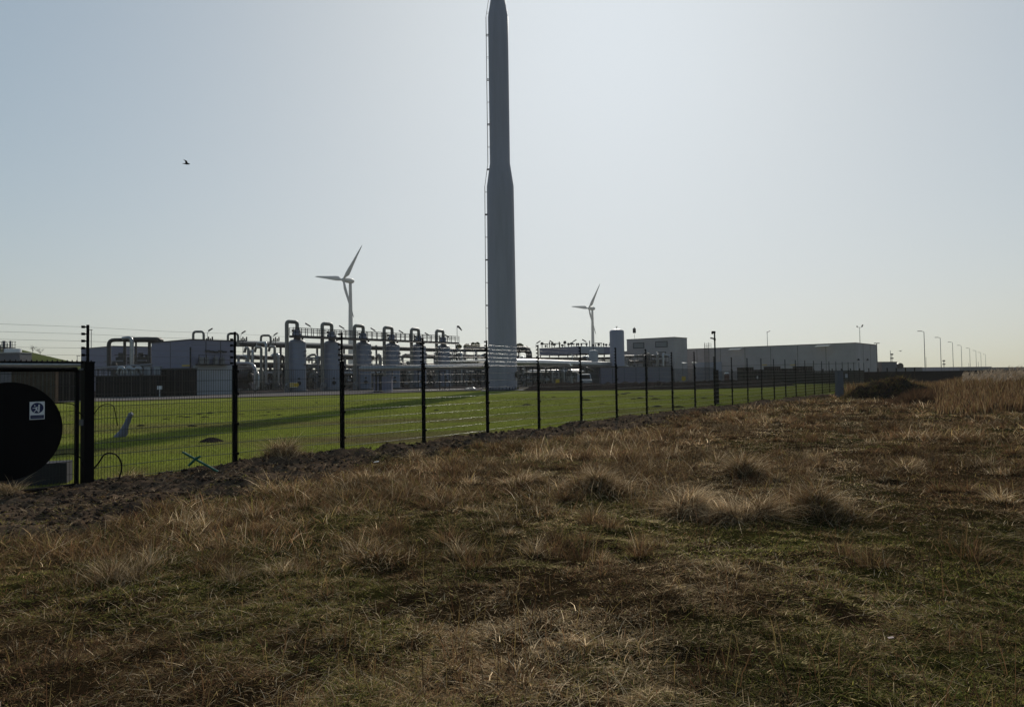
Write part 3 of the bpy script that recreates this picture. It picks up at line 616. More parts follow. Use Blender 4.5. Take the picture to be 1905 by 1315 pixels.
# racks behind the columns
rack('pipe_rack', 'pipe rack crowded with valves left of and behind the nearest column', P2(445, 112), P2(600, 132), 3.0, (2.4, 3.9, 5.3), 7, 11, 5.6, drops=16, bits=22)
rack('pipe_rack', 'pipe rack visible between the second and fourth columns', P2(592, 122), P2(750, 142), 3.0, (2.2, 3.8, 5.4), 7, 12, 5.7, drops=16, bits=22)
rack('pipe_rack', 'pipe rack visible between the fourth and last columns', P2(740, 134), P2(850, 152), 3.0, (2.4, 4.0, 5.8), 5, 13, 6.0, drops=12, bits=16)
rack('pipe_rack', 'tall dark pipe rack between the columns and the chimney', P2(842, 138), P2(985, 148), 4.0, (2.2, 3.9, 5.6, 7.0), 7, 14, 7.2, drops=18, bits=24)
# dense dark process equipment further back
def skid(label, px0, px1, Y, hmax, seed):
    rr = random.Random(seed); x0, x1 = P2(px0, Y)[0], P2(px1, Y)[0]; t = thing('process_skid', label, 'equipment', ((x0 + x1) / 2, Y, 0), 'dark process skids behind the pipe racks'); W_ = x1 - x0
    b = MB(); b.box(((x0 + x1) / 2, Y + 1.5, hmax * .38), (W_, 2.4, hmax * .76)); b.build('enclosure', 'dclad', t)
    k = 0; x = x0
    while x < x1:
        wd = rr.uniform(.5, 1.6); h = hmax * rr.uniform(.45, 1.0); m_ = rr.choice(('dclad', 'dsteel', 'dclad', 'steel', 'pipe')); b = MB(); c_ = x + wd / 2; kind = rr.random()
        if kind < .35: b.lathe((c_, Y, 0), [(wd * .42, .1), (wd * .42, h * .85), (wd * .3, h * .95), (.05, h)], 12)
        elif kind < .65: b.box((c_, Y, h / 2), (wd * .85, 1.2, h)); b.box((c_, Y - .62, h * .6), (wd * .6, .05, h * .3)); b.cyl((c_, Y, h), (c_, Y, h + .5), .1, n=6)
        else:
            for q in range(3): b.cyl((c_ - wd * .3 + q * wd * .3, Y - .3, .1), (c_ - wd * .3 + q * wd * .3, Y - .3, h * rr.uniform(.6, 1)), .1, n=6)
            for q in range(4): b.box((c_, Y - .3, h * (.25 + .2 * q)), (wd, .12, .1))
        b.build('unit', m_, t); x += wd
    b = MB()
    for q in range(4): z_ = hmax * (.3 + .2 * q); b.cyl((x0, Y - .8 - .2 * q, z_), (x1, Y - .8 - .2 * q, z_), .07 + .04 * (q % 2), n=6)
    b.build('pipe', 'steel', t)
    return t
for k, (a_, b_, Y_, h_, lb) in enumerate(((206, 282, 101, 5.2, 'dark equipment crowding the space under the big pipe arch'), (436, 520, 128, 4.6, 'dark equipment seen behind the heat exchanger beside the grey building'), (520, 610, 138, 4.7, 'dark equipment seen between the first and second columns'), (608, 700, 146, 4.9, 'dark equipment seen between the second and third columns'),
    (696, 775, 150, 5.0, 'dark equipment seen between the fourth and fifth columns'), (770, 850, 156, 5.2, 'dark equipment seen between the last two columns'), (846, 905, 158, 6.6, 'tall dark equipment left of the chimney foot'), (960, 1030, 150, 5.0, 'dark equipment under the fat pipeline right of the chimney'), (1028, 1100, 146, 4.6, 'dark equipment under the cooler bank left of the short tank'), (1112, 1136, 142, 4.4, 'dark equipment between the two domed tanks'), (1160, 1250, 152, 4.4, 'dark equipment in front of the tall concrete block'))):
    skid(lb, a_, b_, Y_, h_, 40 + k)
# long silver pipeline in front of the columns
pl = thing('pipeline', 'long silver pipeline on supports in front of the columns, ending left in a cap', 'pipe', at(671, 712, 94))
b = MB(); pts = [at(668, 685.8, 94), at(669, 685.8, 94.05), at(671, 685.8, 94.1), at(674, 685.8, 94.2), at(780, 684, 96.3), at(899, 681, 98.5)]; b.tube(pts, [.08, .22, .32, .36, .36, .36], 20); b.build('pipe', 'clad', pl)
for x, y in ((704, 94.8), (783, 96.4), (823, 97), (890, 98.3)):
    b = MB(); q = at(x, 690, y); 
    for s_ in (-.35, .35): b.box((q.x + s_, q.y, q.z / 2), (.16, .2, q.z))
    b.box((q.x, q.y, q.z), (1, .3, .14)); b.build('support', 'dsteel', pl)
pipe_run('pipeline', 'second silver pipeline just above the long one, left of the chimney', [([at(838, 673.5, 104), at(905, 671, 106)], .2)], 'clad')
wk = thing('walkway', 'low handrailed walkway above the long silver pipeline', 'walkway', at(665, 690, 96.5)); z = zof(750, 682, 97)
b = MB(); b.quadbox(P2(664, 96.3), P2(838, 98.3), .8, z - .08, z); b.build('deck', 'dsteel', wk)
b = MB()
for i in range(13): q = P2(664 + i * 14.5, 96.3 + i / 6); b.box((q[0], q[1], z + .4), (.04, .04, .8))
for k in (.42, .8): q0 = P2(664, 96.3); q1 = P2(838, 98.3); b.tube([(q0[0], q0[1], z + k), (q1[0], q1[1], z + k)], .025, 4)
b.build('handrail', 'steel', wk)
for px in (668, 730, 790, 836): b = MB(); q = P2(px, 97.2); b.box((q[0], q[1], z / 2), (.12, .12, z)); b.build('support', 'dsteel', wk)
b = MB(); q = gnd(713, 730); b.box((q.x, q.y, .95), (2.2, .9, 1.9)); b.box((q.x, q.y, 1.93), (2.4, 1.1, .08)); b.box((q.x, q.y - .46, .95), (.03, .02, 1.7)); tag(b.build('cabinet', 'wallg'), 'small grey steel cabinet by the road in front of the fourth column', 'cabinet')
for px, lb in ((700, 'left dark post beside the small grey cabinet'), (707.5, 'right thicker dark post beside the small grey cabinet')):
    b = MB(); q = gnd(px, 731); b.cyl(q, (q.x, q.y, zof(px, 693, q.y)), .12 if px < 703 else .2, n=8); b.box((q.x, q.y, .1), (.6, .5, .2)); tag(b.build('steel_post', 'dsteel'), lb, 'post')
# bent silver stubs near the chimney
sb_ = thing('ground_piping', 'low silver valve piping on the ground left of the chimney base', 'pipe', gnd(872, 727))
for i, (xa, xb) in enumerate(((865, 872), (868, 880), (876, 884))):
    b = MB(); b.tube([at(xa, 727, 92), at(xa + 2, 722 - i, 92), at(xb, 724, 91.5), at(xb + 3, 727, 91.5)], .1, 8, bend=.2); b.build('pipe', 'clad', sb_)
rack('pipe_rack', 'low valve rack right behind the columns at ground level', P2(590, 119), P2(840, 131), 1.5, (1.3, 2.3), 8, 21, 2.5, drops=16, bits=34)
rack('pipe_rack', 'low tangle of pipes beside the gravel track right of the chimney', P2(962, 116), P2(1094, 119), 2.0, (1.1, 2.0), 6, 22, 2.3, drops=16, bits=34)
# ------------------------------------------------------------------ right of the chimney
ft = thing('pipeline', 'fat sunlit silver pipeline right of the chimney', 'pipe', at(962, 700, 110))
b = MB(); b.tube([at(955, 675, 108), at(1000, 675.6, 114), at(1060, 677, 123), at(1134, 679, 136)], .60, 24); b.build('pipe', 'clad', ft)
for x, y in ((985, 112), (1030, 118), (1080, 126), (1125, 134)):
    b = MB(); q = at(x, 683, y)
    for s_ in (-.5, .5): b.box((q.x + s_, q.y, q.z / 2), (.18, .2, q.z))
    b.box((q.x, q.y, q.z), (1.5, .3, .16)); b.build('support', 'dsteel', ft)
cz = zof(1090, 644, 150)
cb = thing('cooler_bank', 'long grey raised cooler bank right of the chimney, vents along its top', 'cooler', at(1070, 690, 150))
b = MB(); b.quadbox(P2(1004, 158), P2(1080, 150), 8, cz - 1.6, cz); b.quadbox(P2(1080, 149.9), P2(1162, 156), 8, cz - 1.55, cz - .05); b.build('casing', 'wallg', cb)
b = MB(); b.quadbox(P2(1081, 149.6), P2(1124, 152.8), .2, cz - 1.5, cz - .1); b.build('light_panel', 'walll', cb)
for i in range(10): b = MB(); q = P2(1006 + i * 17, 157 - 7 * min(i, 4) / 4 + max(0, i - 4)); b.box((q[0], q[1] + .3, (cz - 1.6) / 2), (.25, .25, cz - 1.6)); b.build('column', 'dsteel', cb)
rr = random.Random(5)
for i in range(24):
    px = 1008 + i * 6.3 + rr.uniform(-2, 2); q = at(px, 646, 153 + rr.uniform(0, 3)); q.z = cz; b = MB(); h = rr.uniform(.35, 1.1); r = rr.uniform(.12, .4)
    b.cyl(q, q + Z_ * h, .1, n=6); b.cyl(q + Z_ * h * .7, q + Z_ * (h + .25), r, r * .7, n=8)
    if i % 4 == 0: b.box(q + Z_ * .8 + X_ * .6, (1.6, .3, .18)); b.box(q + Z_ * .4 + X_ * 1.2, (.12, .1, .8))
    b.build('vent', 'dsteel', cb)
for i, (px, pt) in enumerate(((997, 638), (1031, 637), (1064, 635.5), (1092, 635))):
    gooseneck(px, pt, 648, 152, ['far lamp just right of the chimney above the piping', 'tilted lamp at the left end of the cooler bank', 'tilted lamp in the middle of the cooler bank roof', 'tilted lamp just left of the smaller turbine'][i], 1 if i % 2 == 0 else -1, 'tilted lamps on the cooler bank', 1.1)
rack('pipe_rack', 'long low pipe rack under the cooler bank', P2(965, 130), P2(1165, 138), 4, (2.0, 3.4, 4.6), 9, 15, 4.8, drops=20, bits=30)
rack('pipe_rack', 'pipe rack between the tall domed tank and the tall concrete block', P2(1160, 146), P2(1245, 146), 3, (2.6, 4.2, 5.4), 4, 16, 5.6, drops=10, bits=10)
pipe_run('curved_duct', 'rounded duct end just right of the chimney', [([at(962, 650, 125), at(978, 650, 125), at(984, 655, 125), at(985, 680, 125)], .55)], 'dclad', bend=1.4)
# low plant building and the tanks on it
pz = 3.1
building('low_plant_room', 'low blue grey plant room under the domed tanks', P2(1118, 128), P2(1248, 128), 12, pz, 'wallg', seams=5)
building('low_plant_room', 'low dark plant room left part under the small domed tank', P2(1095, 131), P2(1117, 131), 9, pz - .05, 'concd')
def tank(label, px, Y, r, py, z0, m_='tank'):
    q = at(px, 680, Y); q.z = z0; t = thing('storage_tank', label, 'tank', q); zt = zof(px, py, Y) - z0
    b = MB(); b.lathe(q, [(r, .02), (r, zt - r * .38)] + [(r * math.cos(R(a)), zt - r * .38 + r * .38 * math.sin(R(a))) for a in (12, 25, 40, 55, 70, 85)], 40); b.build('shell', m_, t)
    b = MB(); b.cyl(q + Z_ * zt, q + Z_ * (zt + .45), .05, n=5); b.box(q + Z_ * (zt + .45), (.4, .06, .08)); b.build('vent', 'dsteel', t)
    b = MB(); b.lathe(q, [(r + .06, 0), (r + .06, .18)], 32); b.build('base_ring', 'dsteel', t)
tank('tall domed blue grey tank right of the smaller wind turbine', 1148.5, 136, 1.38, 612, pz + .13)
tank('short domed pale tank in front of the smaller wind turbine tower', 1104.5, 134, .88, 651, pz + .12, 'walll')
vs = thing('small_vessels', 'pair of narrow dark vertical vessels with ladder frame beside the tall concrete block', 'vessels', at(1203, 700, 140))
for px, pt in ((1200, 661), (1207, 657)): b = MB(); q = at(px, 690, 141); q.z = 2; zt = zof(px, pt, 141) - 2; b.lathe(q, [(.42, 0), (.42, zt - .2), (.3, zt - .05), (.05, zt)], 16); b.build('vessel', 'dclad', vs)
b = MB()
for px in (1186, 1197, 1212): q = at(px, 660, 139.5); b.box((q.x, q.y, q.z / 2), (.1, .1, q.z))
for py in (660, 668, 676, 684): b.tube([at(1186, py, 139.5), at(1212, py, 139.5)], .05, 4)
b.build('frame', 'dsteel', vs)
# ------------------------------------------------------------------ concrete buildings
bz = zof(1255, 627.5, 150)
t, a, dd, nn = building('concrete_block', 'tall concrete block with two framed louvre windows', P2(1167, 157.6), P2(1255, 150), 5.9, bz, 'concr', edge=.1)
for px0, px1, py0, py1 in ((1180, 1200, 638, 647.5), (1222, 1243, 635.5, 645.5), (1224, 1240, 655, 657.5)):
    sA = (px0 - 1167) / 88; sB = (px1 - 1167) / 88; L = 11.6; Yc = 157.6 - 7.6 * (sA + sB) / 2
    z0 = zof((px0 + px1) / 2, py1, Yc); z1 = zof((px0 + px1) / 2, py0, Yc); c_ = a + dd * (L * (sA + sB) / 2) - nn * .03; an = math.atan2(dd.y, dd.x); wd = L * (sB - sA)
    b = MB(); e = .14
    for zc, hh in ((z0, e), (z1, e)): b.box((c_.x, c_.y, zc), (wd + e, .12, e), an)
    for s_ in (-1, 1): q = c_ + dd * s_ * wd / 2; b.box((q.x, q.y, (z0 + z1) / 2), (e, .12, z1 - z0 - e), an)
    wf = b.build('window_frame', 'winf', t)
    if py1 - py0 > 5:
        b = MB()
        for k in range(6): b.box((c_.x, c_.y, z0 + (z1 - z0) * (k + .5) / 6), (wd - e, .08, (z1 - z0) / 6 - .05), an)
        b.build('louvre', 'louv', wf)
b = MB(); q = a + dd * 2.0 + Z_ * bz; b.cyl(q, q + Z_ * 1.2, .03, n=5); sgp = q + Z_ * 1.9; b.box(sgp, (.6, .5, 1.0)); b.cyl(sgp + Z_ * .5, sgp + Z_ * .75, .12, n=6); tag(b.build('roof_antenna', 'dsteel'), 'dark box antenna on a thin pole above the concrete block roof', 'antenna')
hzr = zof(1592, 638, 140)
t, a, dd, nn = building('long_hall', 'long low grey concrete hall stretching right behind the fence', (25, 175.7), (67.9, 140), 17.3, hzr, 'concr', seams=9, hseam=hzr * .46, edge=.1)
an = math.atan2(dd.y, dd.x); 
def onwall(px):                                        # point on the hall's long wall at pixel column px
    k = (px - 952.5) / F; s_ = (k * a.y - a.x) / (dd.x - k * dd.y); return a + dd * s_
for px0, px1, py in ((1362, 1383, 649), (1522, 1547, 643)):
    pa, pb = onwall(px0), onwall(px1); c_ = (pa + pb) / 2 - nn * 1.0; c_.z = zof((px0 + px1) / 2, py, c_.y); b = MB(); b.box(c_, ((pb - pa).length, 2.0, .03), an, R(10)); b.build('light_canopy', 'skyl', t)
for px in (1423, 1476):
    pa = onwall(px); c_ = pa - nn * .15; c_.z = zof(px, 678.5, c_.y); b = MB(); b.box(c_, (1.0, .25, .12), an); b.build('wall_light', 'yellow', t)
pa, pb = onwall(1291), onwall(1343); b = MB(); b.quadbox((pa - nn * .3).xy, (pb - nn * .3).xy, .25, 0, zof(1317, 674, pa.y)); b.build('pale_cladding', 'wallw', t)
pa = onwall(1317); b = MB(); q = pa - nn * .4; 
for s_ in (-.5, .5): b.box(q + dd * s_ + Z_ * (hzr / 2 + .8), (.06, .06, hzr + 1.2), an)
for k in range(28): b.box(q + Z_ * (.5 + k * .28), (1.0, .04, .04), an)
b.build('cage_ladder', 'dsteel', t)
b = MB(); q0 = onwall(1317) + nn * .3
for i in range(4): b.box(q0 + dd * (i * .5 - .75) + Z_ * (hzr + .6), (.05, .05, 1.1), an)
b.box(q0 + Z_ * (hzr + 1.15), (1.6, .05, .05), an); b.box(q0 + Z_ * (hzr + .65), (1.6, .05, .05), an); b.build('roof_hatch_rail', 'dsteel', t)
for px, dx in ((1607, 1), (1624, 8)):
    q = Vector((67.9, 140, 0)) + nn * dx + dd * .25; q.z = zof(px, 667, q.y); b = MB(); b.cyl(q, q - Z_ * .35, .12, .25, n=10); b.build('wall_lamp', 'dsteel', t)
def mast(name, label, px, pt, Y, pb=None, r=.05, cat='mast', group=None): 
    q = at(px, 690, Y); z0 = 0 if pb is None else zof(px, pb, Y); q.z = z0; t = thing(name, label, cat, q, group); zt = zof(px, pt, Y)
    b = MB(); b.cyl(q, (q.x, q.y, zt), r, r * .7, n=6); b.build('pole', 'steel', t); return t, Vector((q.x, q.y, zt))
t, e = mast('weather_mast', 'thin weather mast with small vanes on the corner of the long hall roof', 1601.5, 609, 143, 638, .06)
b = MB(); b.box(e, (1.1, .06, .06), R(20)); b.box(e + X_ * .55 + Z_ * .3, (.25, .05, .5), 0, 0, R(30)); b.box(e - X_ * .5 + Z_ * .18, (.15, .15, .3)); b.build('vane', 'dsteel', t)
t, e = mast('roof_lamp', 'thin lamp pole standing above the middle of the long hall roof', 1429, 617, 170, 700, .08, 'lamp')
b = MB(); b.box(e + X_ * .3, (.9, .2, .12), 0, 0, R(-25)); b.build('lamp_head', 'dsteel', t)
t, e = mast('floodlight_pole', 'T shaped floodlight pole at the right end of the long hall', 1632.5, 638.5, 150, None, .1, 'lamp')
b = MB(); b.box(e, (1.1, .3, .14)); b.build('lamp_head', 'dsteel', t)
t, e = mast('lamp_post', 'thin lamp post above the blue grey hall at far left', 169.5, 613.5, 150, None, .09, 'street lamp')
b = MB(); b.box(e - X_ * .25, (.9, .2, .12)); b.build('lamp_head', 'dsteel', t)
t, e = mast('lamp_post', 'small distant lamp post just left of the blue grey hall', 143.5, 662, 200, None, .1, 'street lamp')
b = MB(); b.box(e + X_ * .35, (1.0, .2, .14)); b.build('lamp_head', 'dsteel', t)
building('annex', 'small dark annex at the right end of the long hall', P2(1631, 155), P2(1641, 154), 6, zof(1636, 674, 155), 'concd')
# cctv pole on the lawn by the fence
q = gnd(1333, 751.5); t = thing('camera_pole', 'camera pole with thick lower part, on the lawn behind the fence', 'camera pole', q); zt = zof(1331, 618, q.y)
b = MB(); b.box((q.x, q.y, .98), (.25, .25, 2.0)); b.build('pole_base', 'black', t)
b = MB(); b.cyl((q.x - .02, q.y, 1.9), (q.x - .02, q.y, zt), .045, n=8); b.build('pole', 'dsteel', t)
e = Vector((q.x - .02, q.y, zt))
b = MB(); b.box(e + Vector((-.06, 0, 0)), (.2, .14, .12)); b.tube([e + Vector((-.12, 0, -.02)), e + Vector((-.14, 0, -.1))], .06, 8); b.build('dome_camera', 'black', t)
b = MB(); b.box(e + Vector((-.12, 0, -.36)), (.26, .1, .07), 0, 0, R(12)); b.box(e + Vector((0, 0, -.42)), (.1, .1, .14)); b.build('camera', 'black', t)
# twin white lamp heads in front of the hall
t, e = mast('lamp_post', 'short post with white lamp head beside the concrete block', 1289, 674.5, 120, None, .05, 'lamp', 'white headed short lamp posts')
b = MB(); b.add([e + Vector(v) for v in ((-.15, 0, .1), (-.15, 0, -.1), (.75, -.3, 0), (.75, .3, 0), (0, .35, -.02), (0, -.35, -.02))], [(0, 5, 2), (0, 2, 3), (0, 3, 4), (1, 2, 5), (1, 3, 2), (1, 4, 3), (0, 1, 5), (0, 4, 1)]); b.build('lamp_head', 'white', t)
t, e = mast('lamp_post', 'second white headed short post, left of the one by the fence post', 1270, 675, 121, None, .05, 'lamp', 'white headed short lamp posts')
b = MB(); b.add([e + Vector(v) for v in ((-.15, 0, .1), (-.15, 0, -.1), (.75, -.3, 0), (.75, .3, 0), (0, .35, -.02), (0, -.35, -.02))], [(0, 5, 2), (0, 2, 3), (0, 3, 4), (1, 2, 5), (1, 3, 2), (1, 4, 3), (0, 1, 5), (0, 4, 1)]); b.build('lamp_head', 'white', t)
# white van seen nose-on on the gravel track
q = Vector((P2(1090, 100)[0], 100, .08)); t = thing('parked_van', 'small pale van with sunlit bonnet parked on the track right of the chimney', 'van', q)
def vsec(w_, y, z0, z1): return [q + Vector((-w_, y, z0)), q + Vector((w_, y, z0)), q + Vector((w_ * .93, y, z1)), q + Vector((-w_ * .93, y, z1))]
b = MB(); S_ = [vsec(.86, 0, .35, .95), vsec(.92, .15, .3, 1.05), vsec(.94, 1.1, .28, 1.15), vsec(.90, 1.7, .28, 1.85), vsec(.92, 4.2, .28, 1.9), vsec(.88, 4.4, .35, 1.8)]
b.add([v for sc in S_ for v in sc], [(k * 4 + i, k * 4 + (i + 1) % 4, k * 4 + 4 + (i + 1) % 4, k * 4 + 4 + i) for k in range(5) for i in range(4)] + [(3, 2, 1, 0), (20, 21, 22, 23)]); b.build('body', 'walll', t)
b = MB(); b.add([q + Vector(v) for v in ((-.74, 1.13, 1.2), (.74, 1.13, 1.2), (.70, 1.60, 1.75), (-.70, 1.60, 1.75))], [(0, 1, 2, 3)]); b.build('windscreen', 'dark', t)
for sx_ in (-1, 1):
    for y_ in (.75, 3.6): b = MB(); b.cyl(q + Vector((sx_ * .95, y_, .31)), q + Vector((sx_ * .72, y_, .31)), .31, n=16); b.build('wheel', 'tyre', t)
    b = MB(); b.box(q + Vector((sx_ * .66, .0, .75)), (.28, .08, .16)); b.build('headlight', 'clad', t)
b = MB(); b.box(q + Vector((0, .02, .55)), (.9, .08, .16)); b.build('grille', 'dark', t)
# red tank cabinet
b = MB(); q = at(1352, 700, 128); q.z = 0; b.cyl(q, q + Z_ * 1.7, .45, n=14); o = b.build('fire_cabinet', 'red'); tag(o, 'red round cabinet with a white cap in front of the hall', 'cabinet')
b = MB(); b.cyl(q + Z_ * 1.702, q + Z_ * 1.95, .48, .2, n=14); b.build('cap', 'white', o)
# dark containers behind the fence
for x0, x1, py, Y, lb in ((1382, 1402, 683.5, 116, 'leftmost dark container in front of the long hall'), (1404, 1431, 688, 117, 'dark container with a white plate, left centre'), (1433, 1452, 682, 117, 'taller dark container in the middle of the group'), (1455, 1486, 686, 118, 'long dark container with pale vent'), (1488, 1512, 681.5, 118, 'rightmost dark container with small white plate')):
    h = zof((x0 + x1) / 2, py, Y); t, a, dd, nn = building('container', lb, P2(x0, Y), P2(x1, Y), 3, h, 'dark', cat='container', seams=4, edge=.05, group='dark containers in front of the hall')
    if 'white plate' in lb: b = MB(); q = at(x0 + 5 if 'left' in lb else x0 + 11, 702, Y - .1); b.box(q, (.22, .04, .45)); b.build('plate', 'white', t)
    if 'vent' in lb: b = MB(); q = at(x0 + 5, 696.5, Y - .05); b.box(q, (.75, .04, .3)); b.build('vent', 'steel', t)
# dark boundary fence running off to the right
b = MB(); l = [P2(1440, 112), P2(1540, 109), P2(1640, 106), P2(1740, 104), P2(1850, 104), P2(2050, 104)]
bf = thing('boundary_fence', 'dark solid boundary fence running off to the right behind the field', 'fence', (*l[0], 0))
for i, (p_, q_) in enumerate(zip(l, l[1:])): b = MB(); b.quadbox(p_, q_, .1, -.2, 1.70); b.build('panel', 'dark', bf)
for i in range(16): b = MB(); q = P2(1445 + i * 17, 111.6 - i * .5); b.box((q[0], q[1] - .2, 1.1), (.12, .12, 2.3)); b.build('post', 'black', bf)
for px, py, Y, lb, mt in ((1037, 709, 92, 'yellow notice board beside the gravel track right of the chimney', 'yellow'), (1574.5, 699, 65.6, 'small beige plate fixed on the fence mesh near the thick pillar', 'walll'), (1272, 704, 90, 'faint yellow marker board by the track near the concrete block', 'yellow')):
    b = MB(); q = at(px, py, Y); b.box(q, (.24, .02, .36) if Y < 80 else (.5, .04, .5)); (b.box((q.x, q.y + .04, q.z / 2), (.06, .03, q.z)) if Y > 80 else None); tag(b.build('warning_sign', mt), lb, 'sign')
b = MB(); p = gnd(1562, 737); pt_ = zof(1562, 690.5, p.y); b.box((p.x, p.y, pt_ / 2 - .1), (.40, .40, pt_ + .2), .2); b.box((p.x, p.y, pt_), (.44, .44, .05), .2); tag(b.build('gate_pillar', 'concd'), 'thick dark pillar in the fence line near the earth heap', 'pillar')
# street lamps receding at right
lamps = [(1720, 617), (1750, 628.5), (1772.5, 637), (1788.5, 643), (1804, 648), (1815.5, 652.5), (1824.5, 656), (1833, 659.5)]
L0 = None
lab = ['tallest nearest lamp post of the row receding at right', 'second lamp post from the left in the receding row', 'third lamp post of the receding row', 'fourth lamp post of the receding row', 'fifth lamp post of the receding row', 'sixth lamp post of the receding row', 'seventh lamp post, next to last of the row', 'last smallest lamp post of the receding row']
for i, (px, pt) in enumerate(lamps):
    Y = 8.2 * F / (hor(px) - pt); q = at(px + 1.2, 689, Y); q.z = 0
    if L0 is None:
        L0 = thing('street_lamp', '', 'street lamp', q, 'street lamps in the receding row'); b = MB(); b.cyl(q, q + Z_ * 9.9, .09, .06, n=8); b.build('pole', 'steel', L0)
        b = MB(); b.tube([q + Z_ * 9.85, q + Z_ * 10.0 - X_ * .1, q + Z_ * 10.08 - X_ * .7], .05, 6); b.box(q + Z_ * 10.1 - X_ * .95, (.75, .28, .12)); b.build('lamp_head', 'dsteel', L0); o = L0
    else: o = copy_tree(L0); o.location = q
    o['label'] = lab[i]
for px, pt, Y, lb in ((1657.5, 652, 165, 'thin aerial mast right of the long hall'), (1723.5, 664, 260, 'thin mast just right of the nearest street lamp'), (1820.5, 673, 300, 'short mast between the sixth and seventh street lamps'), (1802.5, 675, 330, 'short mast left of the fifth street lamp')):
    mast('thin_mast', lb, px, pt, Y, None, .07, group='thin masts on the right')
for px, pt, Y, lb in ((1660, 659, 160, 'camera pole right of the long hall'), (1756.5, 671, 180, 'camera pole between the second and third street lamps')):
    t, e = mast('camera_pole', lb, px, pt, Y, None, .09, 'camera pole'); b = MB(); b.box(e, (.5, .3, .3)); b.box(e - Z_ * .9, (.6, .3, .25)); b.build('camera', 'dsteel', t)
tt = thing('tank_trailer', 'silver rounded tanks parked right of the long hall', 'tanks', at(1655, 690, 165))
for px, r in ((1646, .6), (1653, .75), (1664, .7)): b = MB(); q = at(px, 681, 164); b.cyl(q - Vector((0, 2.5, 0)), q + Vector((.5, 2, 0)), r, n=18); b.box((q.x, q.y, .6), (.9, 2, 1.3)); b.build('tank', 'dclad', tt)
building('far_shed', 'low dark roof far right, left of the nearest street lamp', P2(1641, 175), P2(1716, 190), 8, zof(1680, 684, 180), 'concd')
building('far_shed', 'long low grey hall behind the street lamps on the horizon', P2(1738, 300), P2(1845, 320), 20, zof(1790, 683, 305), 'wallg', seams=7)
building('far_shed', 'low dark roofline at the right edge above the reeds', P2(1858, 260), P2(1950, 270), 15, zof(1880, 683.5, 262), 'concd')
building('far_shed', 'tiny pale building between the far roofs on the horizon', P2(1717, 330), P2(1737, 330), 10, zof(1727, 686, 330), 'walll')
# ------------------------------------------------------------------ far left behind the gate
hb = MB(); hv = []; nx = 40
for j in range(9):
    for i in range(nx + 1):
        px = -420 + 760 * i / nx; Yh = 180 + j * 8; pr = math.sin(math.pi * j / 8) ** .7; e = min(12.1, max(-.3, (326 - px) * .0413)); hv.append((P2(px, Yh)[0], Yh, -.3 + (e + .3) * pr + random.uniform(-.08, .08)))
hb.add(hv, [(j * (nx + 1) + i, j * (nx + 1) + i + 1, (j + 1) * (nx + 1) + i + 1, (j + 1) * (nx + 1) + i) for j in range(8) for i in range(nx)], True); tag(hb.build('hill', 'hillm'), kind='structure')
z = zof(20, 688, 60)
t, *_ = building('timber_shed', 'brown boarded shed seen through the gate mesh', P2(22, 61), P2(104, 62), .8, z, 'brown', seams=9)
building('silver_roofed_store', 'dark store with pale roof band behind the gate post', P2(106, 66), P2(164, 67), .8, zof(140, 690, 66), 'dark', roof='dclad', seams=4)
building('flat_roofed_store', 'low grey store with a white tank above it, behind the gate', P2(-80, 100), P2(37, 100), 2.5, zof(10, 657, 100), 'concd', roof='clad')
b = MB(); b.tube([at(-60, 678, 75), at(155, 678, 78)], .22, 10); tag(b.build('roof_duct', 'clad'), 'pale horizontal duct just under the spiked gate rail', 'duct')
tz = zof(15, 657, 108); q = at(24, 656, 110); q.z = 0; t = thing('round_tank', 'white round tank with crowded railing at the left edge', 'tank', q); zt = zof(20, 649, 110)
b = MB(); b.lathe(q, [(1.15, 0), (1.15, zt)], 28); b.build('shell', 'white', t)
b = MB(); 
for i in range(12): b.box((q.x - 3.6 + i * .42, q.y - 1 - .0, zt + .55), (.05, .05, 1.1))
for k in (.55, 1.05): b.box((q.x - 1.3, q.y - 1, zt + k), (5.0, .05, .05))
b.box((q.x - 2.6, q.y, zt + .2), (4.6, 2, .1)); b.build('railing', 'dsteel', t)
b = MB()
for i in range(9): o = Vector((q.x - 4.4 + i * .5, q.y, zt - .8)); b.cyl(o, o + Z_ * random.uniform(1.3, 2.1), random.uniform(.08, .22), n=8)
b.build('piping', 'steel', t)

# ------------------------------------------------------------------ trees
def bare_tree(label, base, h, seed, spread=.5, cat='tree', twig=3, group=None):
    rr = random.Random(seed); t = thing('bare_tree', label, cat, base, group); tb = MB(); cbm = MB()
    def grow(p, d_, l, r, lv):
        e = p + d_ * l; (tb if lv == 0 else cbm).tube([p, (p + e) / 2 + Vector((rr.uniform(-.05, .05) * l, rr.uniform(-.05, .05) * l, 0)), e], [r, r * .8, r * .6], 5 if lv < 2 else 3)
        if lv < twig + 1:
            for k in range(rr.randint(3, 4)):
                nd = (d_ + Vector((rr.uniform(-1, 1), rr.uniform(-1, 1), rr.uniform(-.2, .7))) * spread).normalized(); grow(p.lerp(e, rr.uniform(.45, 1)), nd, l * rr.uniform(.5, .75), r * .55, lv + 1)
    grow(Vector(base), Z_, h * .38, h * .022, 0); tb.build('trunk', 'bark', t); cbm.build('crown', 'bark', t)
q = at(61, 661, 222); bare_tree('bare tree left on the green hill slope', q, 3.9, 3, 1.0)
q = at(75, 664, 222); bare_tree('bare tree right on the green hill slope', q, 4.2, 4, 1.0)
